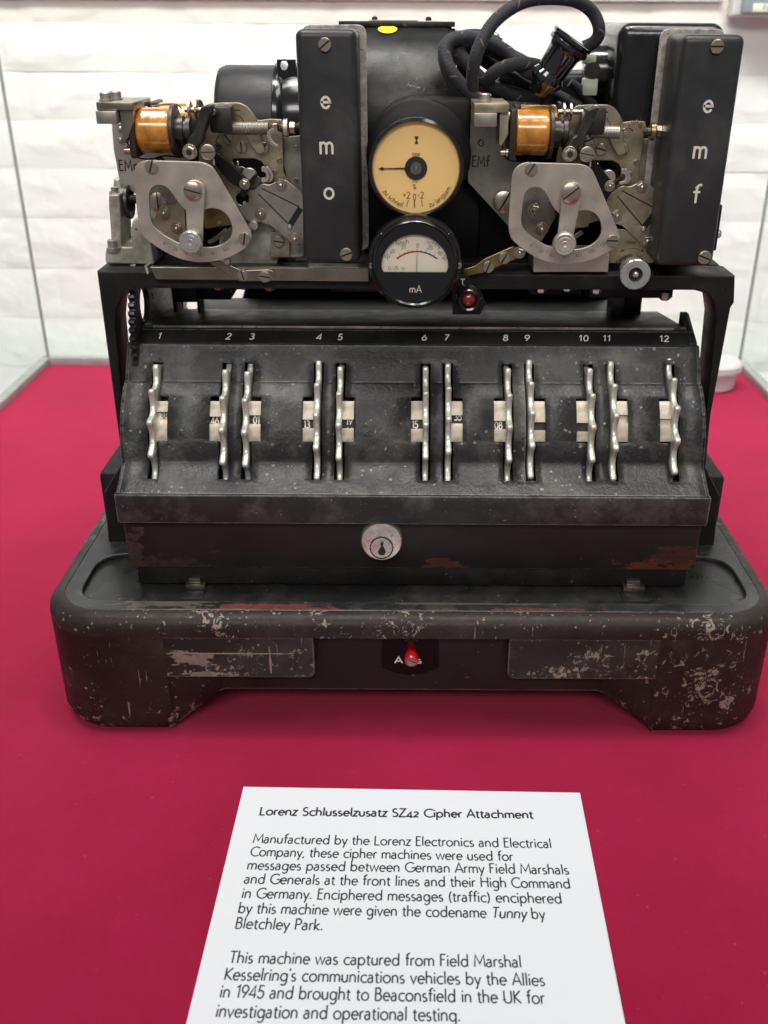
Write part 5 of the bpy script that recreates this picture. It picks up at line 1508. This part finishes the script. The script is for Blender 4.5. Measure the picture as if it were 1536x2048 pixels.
    ink = Ink(); pp.y = Y; ink.text(lt, 0.0070, front_fn(pp), FN, 0.13, 0.16, 0.80, caps=True); ink.done('lettering', M['marker'], e)
    # clamp
    Yc = 0.100
    a_, b_ = (q(40, 155, Yc), q(208, 213, Yc)) if left else (rq(105, 170, Yc), rq(358, 240, Yc))
    x_r = q(360, 155, Yc).x if left else b_.x
    MB().box(a_.x, x_r if not left else q(300, 155, Yc).x, Yc, 0.148, b_.z, a_.z, 0.0005).done('clamp_top', M['gold' if not left else 'bar'], e)
    a_, b_ = (q(36, 217, 0.097), q(190, 308, 0.097)) if left else (rq(105, 242, 0.097), rq(268, 343, 0.097))
    MB().box(a_.x, b_.x, 0.097, 0.140, b_.z, a_.z, 0.0005).done('clamp_block', M['grey'], e)
    lg = pts([(208, 214), (300, 214), (298, 300), (270, 400), (232, 440), (212, 300)], 0.103) if left else rpts([(292, 240), (358, 240), (352, 400), (300, 490), (285, 470)], 0.103)
    plate('clamp_leg', lg, 0.103, 0.03, M['gold' if not left else 'bar'], e, bevel=0.0005)
    for k, (x, y) in enumerate(((112, 128), (182, 118)) if left else ((180, 148),)):
        p = q(x, y, 0.118) if left else rq(x, y, 0.118)
        zt_ = a_.z
        p.z = (q(40, 155, Yc).z if left else rq(105, 170, Yc).z); p.y = 0.114+0.012*k
        p.x = (q(x, 140, p.y).x if left else rq(x, 160, p.y).x)
        MB().lathe(p, (0, 0, 1), [(0.0046, -0.0005), (0.0046, 0.0010), (0.0038, 0.0012), (0.0038, 0.0046), (0.0032, 0.0052)], 12).done('clamp_screw', M['grey'], e)
    for (x, y) in ((215, 345), (217, 420)):
        p = q(x, y, 0.149) if left else rq(x-65, y+40, 0.149)
        if left or y == 420: MB().lathe(p, (0, -1, 0), [(0.0022, -0.001), (0.0022, 0.001), (0.0012, 0.0022), (0, 0.0025)], 14, caps=False).done('rivet', M['grey'], e)
    # magnet coils
    for back in (0, 1):
        cyc = 0.1205+back*0.036
        cz = q(470, 352, 0.1205).z+back*0.0006
        xl, xr = q(352, 350, 0.1205).x, q(580, 350, 0.1205).x
        if back: xl += 0.006; xr += 0.010
        rad = 0.0146
        c0 = Vector((xl, cyc, cz))
        b = MB(); L_ = xr-xl
        b.lathe(c0, (1, 0, 0), [(rad*0.96, 0), (rad, 0.001)]+[(rad*(1+0.003*math.sin(k*1.7)), 0.001+(L_-0.002)*k/10) for k in range(1, 10)]+[(rad, L_-0.001), (rad*0.96, L_)], 48)
        b.done('coil', M['amber'], e, smooth=60)
        MB().box(xl-0.0050, xl-0.0002, cyc-0.0155, cyc+0.0155, cz-0.0165, cz+0.0158, 0.0015).done('coil_end_block', M['browncore'], e)
        MB().cyl(Vector((xr, cyc, cz)), (1, 0, 0), 0.0166, 0.0001, 0.0030, b=0.0004, seg=44).done('coil_flange', M['browncore'], e)
        MB().lathe(Vector((xr, cyc, cz)), (1, 0, 0), [(0.0096, 0.003), (0.0096, 0.0080), (0.0075, 0.0082), (0.0075, 0.0100), (0.0096, 0.0102), (0.0096, 0.0128), (0.0080, 0.0136)], 36).done('core', M['darkmetal'], e)
        if not back:
            for dz_, dd in ((0.0108, 0.008), (-0.0120, 0.006)):
                pb = Vector((xl-0.0048, cyc-0.009, cz+dz_))
                MB().lathe(pb, (-1, 0, 0), [(0.0030, 0), (0.0030, 0.0015), (0.0024, 0.0018), (0.0026, 0.0026), (0.0024, 0.0034), (0.0026, 0.0042), (0.0024, 0.0052), (0.0012, 0.0054)], 18).done('terminal_screw', M['screw'], e)
    for x in (698, 745):
        p = q(x, 208, 0.128)
        MB().lathe(p, (1, 0, 0), [(0.0022, -0.0012), (0.0058, -0.0008), (0.0058, 0.0006), (0.0022, 0.0010)], 10).done('lock_nut', M['screw'], e)
    MB().cyl(q(660, 208, 0.128), (1, 0, 0), 0.0017, 0, 0.026, seg=12).done('adjusting_rod', M['screw'], e)
    # coil spring
    Ys = 0.130
    if left: sp0, sp1 = q(942, 337, Ys), q(1248, 337, Ys)
    else: sp0, sp1 = rq(948, 377, Ys), rq(1165, 383, Ys)
    turns = 30 if left else 21; P_ = []
    for k in range(turns*10+1):
        t = k/(turns*10); a_ = 2*math.pi*turns*t
        P_.append(sp0.lerp(sp1, t)+Vector((0, math.cos(a_)*0.0038, math.sin(a_)*0.0038)))
    V, Fc, UV = tube_geo(P_, 0.00060, 5); b = MB(); b.add(V, Fc); b.done('spring', M['grey'], e, smooth=60)
    MB().cyl(sp0, (1, 0, 0), 0.0020, 0, (sp1-sp0).length, seg=12).done('spring_core', M['darkmetal'], e)
    hk = [sp1+Vector(v) for v in ((0, 0, 0), (0.002, -0.002, 0.002), (0.006, -0.002, 0.003), (0.009, 0, 0.001), (0.0115, 0, 0))]
    V, Fc, UV = tube_geo(spline(hk, 6), 0.0006, 6); b = MB(); b.add(V, Fc); b.done('hook', M['screw'], e)
    # bead chain strap
    ch = [(1252, 385), (1262, 412), (1278, 440), (1300, 462)] if left else None
    cpts = [q(x, y, 0.127) for x, y in ((1275, 350), (1250, 368), (1250, 395), (1262, 422), (1280, 445), (1306, 461))] if left else [rq(x, y, 0.127) for x, y in ((1210, 385), (1222, 345), (1250, 318), (1285, 306), (1320, 315), (1350, 345), (1362, 370))]
    cs = spline(cpts, 5); b = MB()
    for k in range(0, len(cs)-1, 3 if left else 4):
        p = cs[k]; b.lathe(p, (0, -1, 0), [(0.0006, 0.0), (0.0013, -0.0001), (0.0013, 0.0007), (0.0006, 0.0008), (0.0006, 0.0)], 12, caps=False)
    V, Fc, UV = tube_geo([p+Vector((0, 0.0004, 0)) for p in cs], 0.0004, 5); b.add(V, Fc)
    b.done('link_strap', M['steel'] if left else M['gold'], e)
    # adjuster at end
    pr = q(1368, 335, 0.130) if left else rq(1405, 377, 0.130)
    MB().lathe(pr, (1, 0, 0), [(0.0012, -0.0014), (0.0058, -0.0014), (0.0060, 0.0014), (0.0012, 0.0014)], 28).done('adjuster_ring', M['steel' if left else 'brass'], e)
    MB().lathe(pr+Vector((0.0028, 0, 0)), (1, 0, 0), [(0.0040, 0), (0.0040, 0.0032), (0.0034, 0.0036)], 6).done('adjuster_nut', M['screw'], e)
    MB().lathe(pr+Vector((0.0066, 0, 0)), (1, 0, 0), [(0.0036, 0), (0.0036, 0.0035), (0.0024, 0.0040), (0.0024, 0.006)], 14).done('adjuster_screw', M['dark'], e)
    MB().lathe(pr+Vector((-0.0014, 0, 0)), (-1, 0, 0), [(0.0030, 0), (0.0030, 0.0020), (0.0018, 0.0045)], 14).done('adjuster_collar', M['darkmetal'], e)
    # left bearing pedestal
    if left:
        Yb = 0.135
        bp = round_poly(pts([(130, 800), (205, 800), (210, 880), (218, 1165), (300, 1165), (278, 1060), (300, 980), (330, 960), (400, 980), (450, 1290), (105, 1280), (105, 1195), (150, 1170), (140, 1000), (130, 880)], Yb), 0.0018, 3)
        plate('bearing_pedestal', bp, Yb, 0.03, M['zinc'], e, bevel=0.0010)
        MB().lathe(q(175, 790, Yb+0.012), (0, 0, 1), [(0.0046, -0.002), (0.0046, 0.0012), (0.0030, 0.0014), (0.0030, 0.0042)], 6).done('pedestal_bolt', M['grey'], e)
        MB().lathe(q(172, 1170, Yb+0.004)+Vector((0, -0.002, 0)), (0, 0, 1), [(0.0060, -0.002), (0.0060, 0.0008), (0.0046, 0.001), (0.0046, 0.0056), (0.0040, 0.0062)], 6).done('pedestal_bolt', M['grey'], e)
        MB().cyl(q(215, 832, Yb+0.01), (1, 0, 0), 0.0030, 0, 0.03, seg=16).done('shaft', M['dark'], e)
        MB().cyl(q(258, 850, Yb+0.014), (1, 0, 0), 0.012, 0, 0.003, b=0.0005, seg=30).done('shaft_disc', M['darkmetal'], e)
        pb2 = pts([(165, 690), (195, 700), (215, 740), (215, 790), (160, 790)], 0.165)
        plate('rear_pedestal', pb2, 0.165, 0.02, M['zinc'], e, bevel=0.0006)
        ptr = pts([(395, 1080), (440, 1100), (432, 1290), (375, 1290), (398, 1355), (410, 1350), (396, 1295), (425, 1270)], 0.118)
        plate('pointer_tab', pts([(378, 1298), (425, 1262), (432, 1275), (398, 1302), (412, 1350), (398, 1358)], 0.1135), 0.1135, 0.0012, M['zinc'], e, bevel=0.0002)
    # thin insulated leads and further small fasteners
    def wire(cp, Yw, r=0.00055, m_='dark'):
        V, Fc, UV = tube_geo(spline([q(x, y, Yw+d) for x, y, d in cp], 6), r, 6); b = MB(); b.add(V, Fc); b.done('lead_wire', M[m_], e, smooth=60)
    wire([(262, 250, 0.0), (240, 300, -0.004), (232, 380, 0.0), (262, 440, 0.004), (290, 490, 0.004)], 0.112)
    wire([(290, 500, 0.0), (330, 540, 0.002), (420, 552, 0.004), (520, 530, 0.008), (640, 540, 0.01)], 0.118)
    wire([(640, 200, 0.0), (600, 170, 0.004), (500, 172, 0.006), (430, 185, 0.006)], 0.130, m_='brass')
    wire([(900, 390, 0.0), (880, 430, -0.002), (905, 470, 0.0), (935, 540, 0.004), (990, 600, 0.006)], 0.132, 0.0005, 'bar')
    for (x, y, yy_, r, a_) in ((1310, 300, 0.145, 0.0018, 20), (1190, 330, 0.1395, 0.0017, 70), (1320, 560, 0.145, 0.0019, -40), (1290, 640, 0.145, 0.0017, 30),
                               (905, 620, 0.150, 0.0030, 10), (1440, 470, 0.152, 0.0016, 0), (1440, 700, 0.152, 0.0016, 50)):
        fast(SCREW, q(x, y, yy_), r, a_, e)
    kp = round_poly(pts([(985, 640), (1060, 600), (1200, 690), (1180, 745), (1120, 770), (1010, 720)], 0.1405), 0.0012, 2)
    plate('guide_plate', kp, 0.1405, 0.0016, M['bar'], e, bevel=0.0003)
    MB().box(q(985, 0, 0.14).x, q(1000, 0, 0.14).x, 0.139, 0.1405, q(0, 640, 0.14).z, q(0, 560, 0.14).z, 0.0002).done('spring_leaf', M['bright'], e)
    # link strips
    if left:
        ls = round_poly(pts([(830, 1278), (905, 1262), (1060, 1330), (1250, 1322), (1295, 1345), (1295, 1385), (1260, 1405), (1040, 1405)], 0.108), 0.0018, 3)
        plate('link_strip', ls, 0.108, 0.0020, M['bar'], e, bevel=0.0004)
        fast(HEXSCREW, q(1068, 1363, 0.108), 0.0036, 75, e); fast(HEXSCREW, q(1220, 1370, 0.108), 0.0038, 8, e)
        MB().cyl(q(965, 1258, 0.108), (0, -1, 0), 0.0022, 0, 0.006, b=0.0004, seg=12).done('pin', M['screw'], e)
    else:
        ls = round_poly(rpts([(20, 1385), (110, 1360), (175, 1310), (390, 1215), (440, 1240), (450, 1290), (190, 1405), (30, 1440)], 0.110), 0.0018, 3)
        plate('link_strip', ls, 0.110, 0.0022, M['brass'], e, bevel=0.0004)
        fast(SCREW, rq(205, 1365, 0.110), 0.0041, -70, e); fast(SCREW, rq(322, 1300, 0.110), 0.0041, -62, e)
        fast(NUT, rq(435, 1262, 0.110), 0.0034, 0, e, 'nut')
        fast(DOMESCREW, rq(320, 890, 0.145), 0.0078, -60, e)
    return e
mech('o'); mech('f')
# long steel bar across the front of the deck
bp = [W(300, 534, 0.109), W(737, 537, 0.109), W(737, 563, 0.109), W(312, 559, 0.109)]
plate('front_bar', bp, 0.109, 0.005, M['bar'], mach, bevel=0.0004)

# ---- connector block with pale insulators at right rear
cn = empty('connector', at(1195, 150, 0.20), mach)
MB().lathe(at(1168, 148, 0.21), (1, 0, 0), [(0.012, 0), (0.0195, 0.001), (0.0205, 0.004), (0.0205, 0.018), (0.017, 0.019), (0.0175, 0.036)], 40).done('connector_shell', M['gloss'], cn)
for (x0, x1, y0, y1) in ((1167, 1192, 107, 128), (1167, 1194, 156, 192)):
    a_, b_ = at(x0, y0, 0.186), at(x1, y1, 0.186)
    MB().box(a_.x, b_.x, 0.1850, 0.1950, b_.z, a_.z, 0.0015).done('insulator', M['cream'], cn)
MB().lathe(at(1186, 141, 0.1845), (0, 1, 0), [(0.0055, 0), (0.0055, 0.008)], 24).done('socket_hole', M['slot'], cn)
MB().cyl(at(978, 78, 0.24), (1, 0, 0.1), 0.0045, -0.02, 0.008, b=0.002, seg=18).done('rod_end', M['grey'], mo)

# ================================================================== CABLE
cab = empty('braided_cable', at(960, 200, 0.16), None, 'coiled black braided cable with rust flecks and glossy black plug, atop the machine', 'cable')
def cable(ctrl, r=0.0046):
    P_ = [at(x, y, Y) for x, y, Y in ctrl]
    V, Fc, UV = tube_geo(spline(P_, 10), r, 14)
    return mesh('cable_strand', V, Fc, M['braid'], cab, uvs=UV, smooth=60)
cable([(948, 215, 0.165), (944, 180, 0.150), (948, 130, 0.140), (960, 90, 0.140), (985, 48, 0.145), (1020, 18, 0.150), (1060, 0, 0.155), (1110, -4, 0.160), (1155, 3, 0.165), (1185, 25, 0.170), (1198, 55, 0.170), (1192, 80, 0.172), (1165, 95, 0.175), (1130, 100, 0.175)], 0.0044)
cable([(1000, 90, 0.190), (960, 72, 0.190), (915, 78, 0.188), (893, 110, 0.185), (905, 155, 0.182), (940, 195, 0.180), (990, 205, 0.180), (1040, 205, 0.185)])
cable([(1060, 160, 0.195), (1020, 150, 0.195), (975, 125, 0.195), (950, 105, 0.195), (925, 102, 0.195), (912, 125, 0.190), (925, 165, 0.188), (955, 195, 0.188)])
cable([(1000, 150, 0.19), (1050, 165, 0.19), (1100, 185, 0.19), (1160, 215, 0.19)], 0.0044)
cable([(1085, 155, 0.16), (1050, 140, 0.165), (1015, 105, 0.17), (970, 82, 0.17), (930, 75, 0.165), (900, 82, 0.160), (888, 105, 0.155), (900, 140, 0.150), (925, 172, 0.150), (960, 200, 0.150), (1000, 213, 0.155), (1050, 218, 0.160), (1085, 215, 0.165), (1094, 185, 0.165)])
cable([(1075, 205, 0.185), (1020, 190, 0.18), (985, 175, 0.17), (950, 145, 0.165), (925, 115, 0.165), (915, 95, 0.17), (935, 90, 0.18), (975, 95, 0.185), (1010, 115, 0.185), (1060, 140, 0.18)])
cable([(965, 190, 0.175), (975, 160, 0.165), (1000, 138, 0.160), (1035, 128, 0.160), (1075, 132, 0.165), (1110, 150, 0.175)])
cable([(888, 115, 0.170), (897, 150, 0.165), (912, 185, 0.162), (940, 215, 0.165), (990, 232, 0.17)])
cable([(905, 170, 0.178), (912, 200, 0.175), (930, 225, 0.175), (960, 240, 0.175)])
cable([(1140, 165, 0.19), (1165, 185, 0.19), (1185, 210, 0.19), (1200, 240, 0.19)], 0.0036)
cable([(958, 96, 0.178), (995, 100, 0.178), (1035, 118, 0.178), (1075, 140, 0.178), (1110, 160, 0.18)])
A_ = at(1083, 172, 0.155); B_ = at(1146, 78, 0.150); ax = (B_-A_); Lp_ = ax.length
MB().lathe(A_, ax, [(0.0050, -0.006), (0.0066, -0.004), (0.0076, 0.0), (0.0108, 0.003), (0.0124, Lp_*0.14), (0.0124, Lp_*0.22), (0.0102, Lp_*0.30), (0.0106, Lp_*0.36), (0.0116, Lp_*0.72), (0.0132, Lp_*0.80), (0.0148, Lp_*0.83), (0.0150, Lp_*0.90), (0.0140, Lp_*0.93), (0.0152, Lp_*0.96), (0.0152, Lp_*1.02), (0.0130, Lp_*1.04), (0.0, Lp_*1.03)], 48, caps=False).done('plug', M['bakelite'], cab)
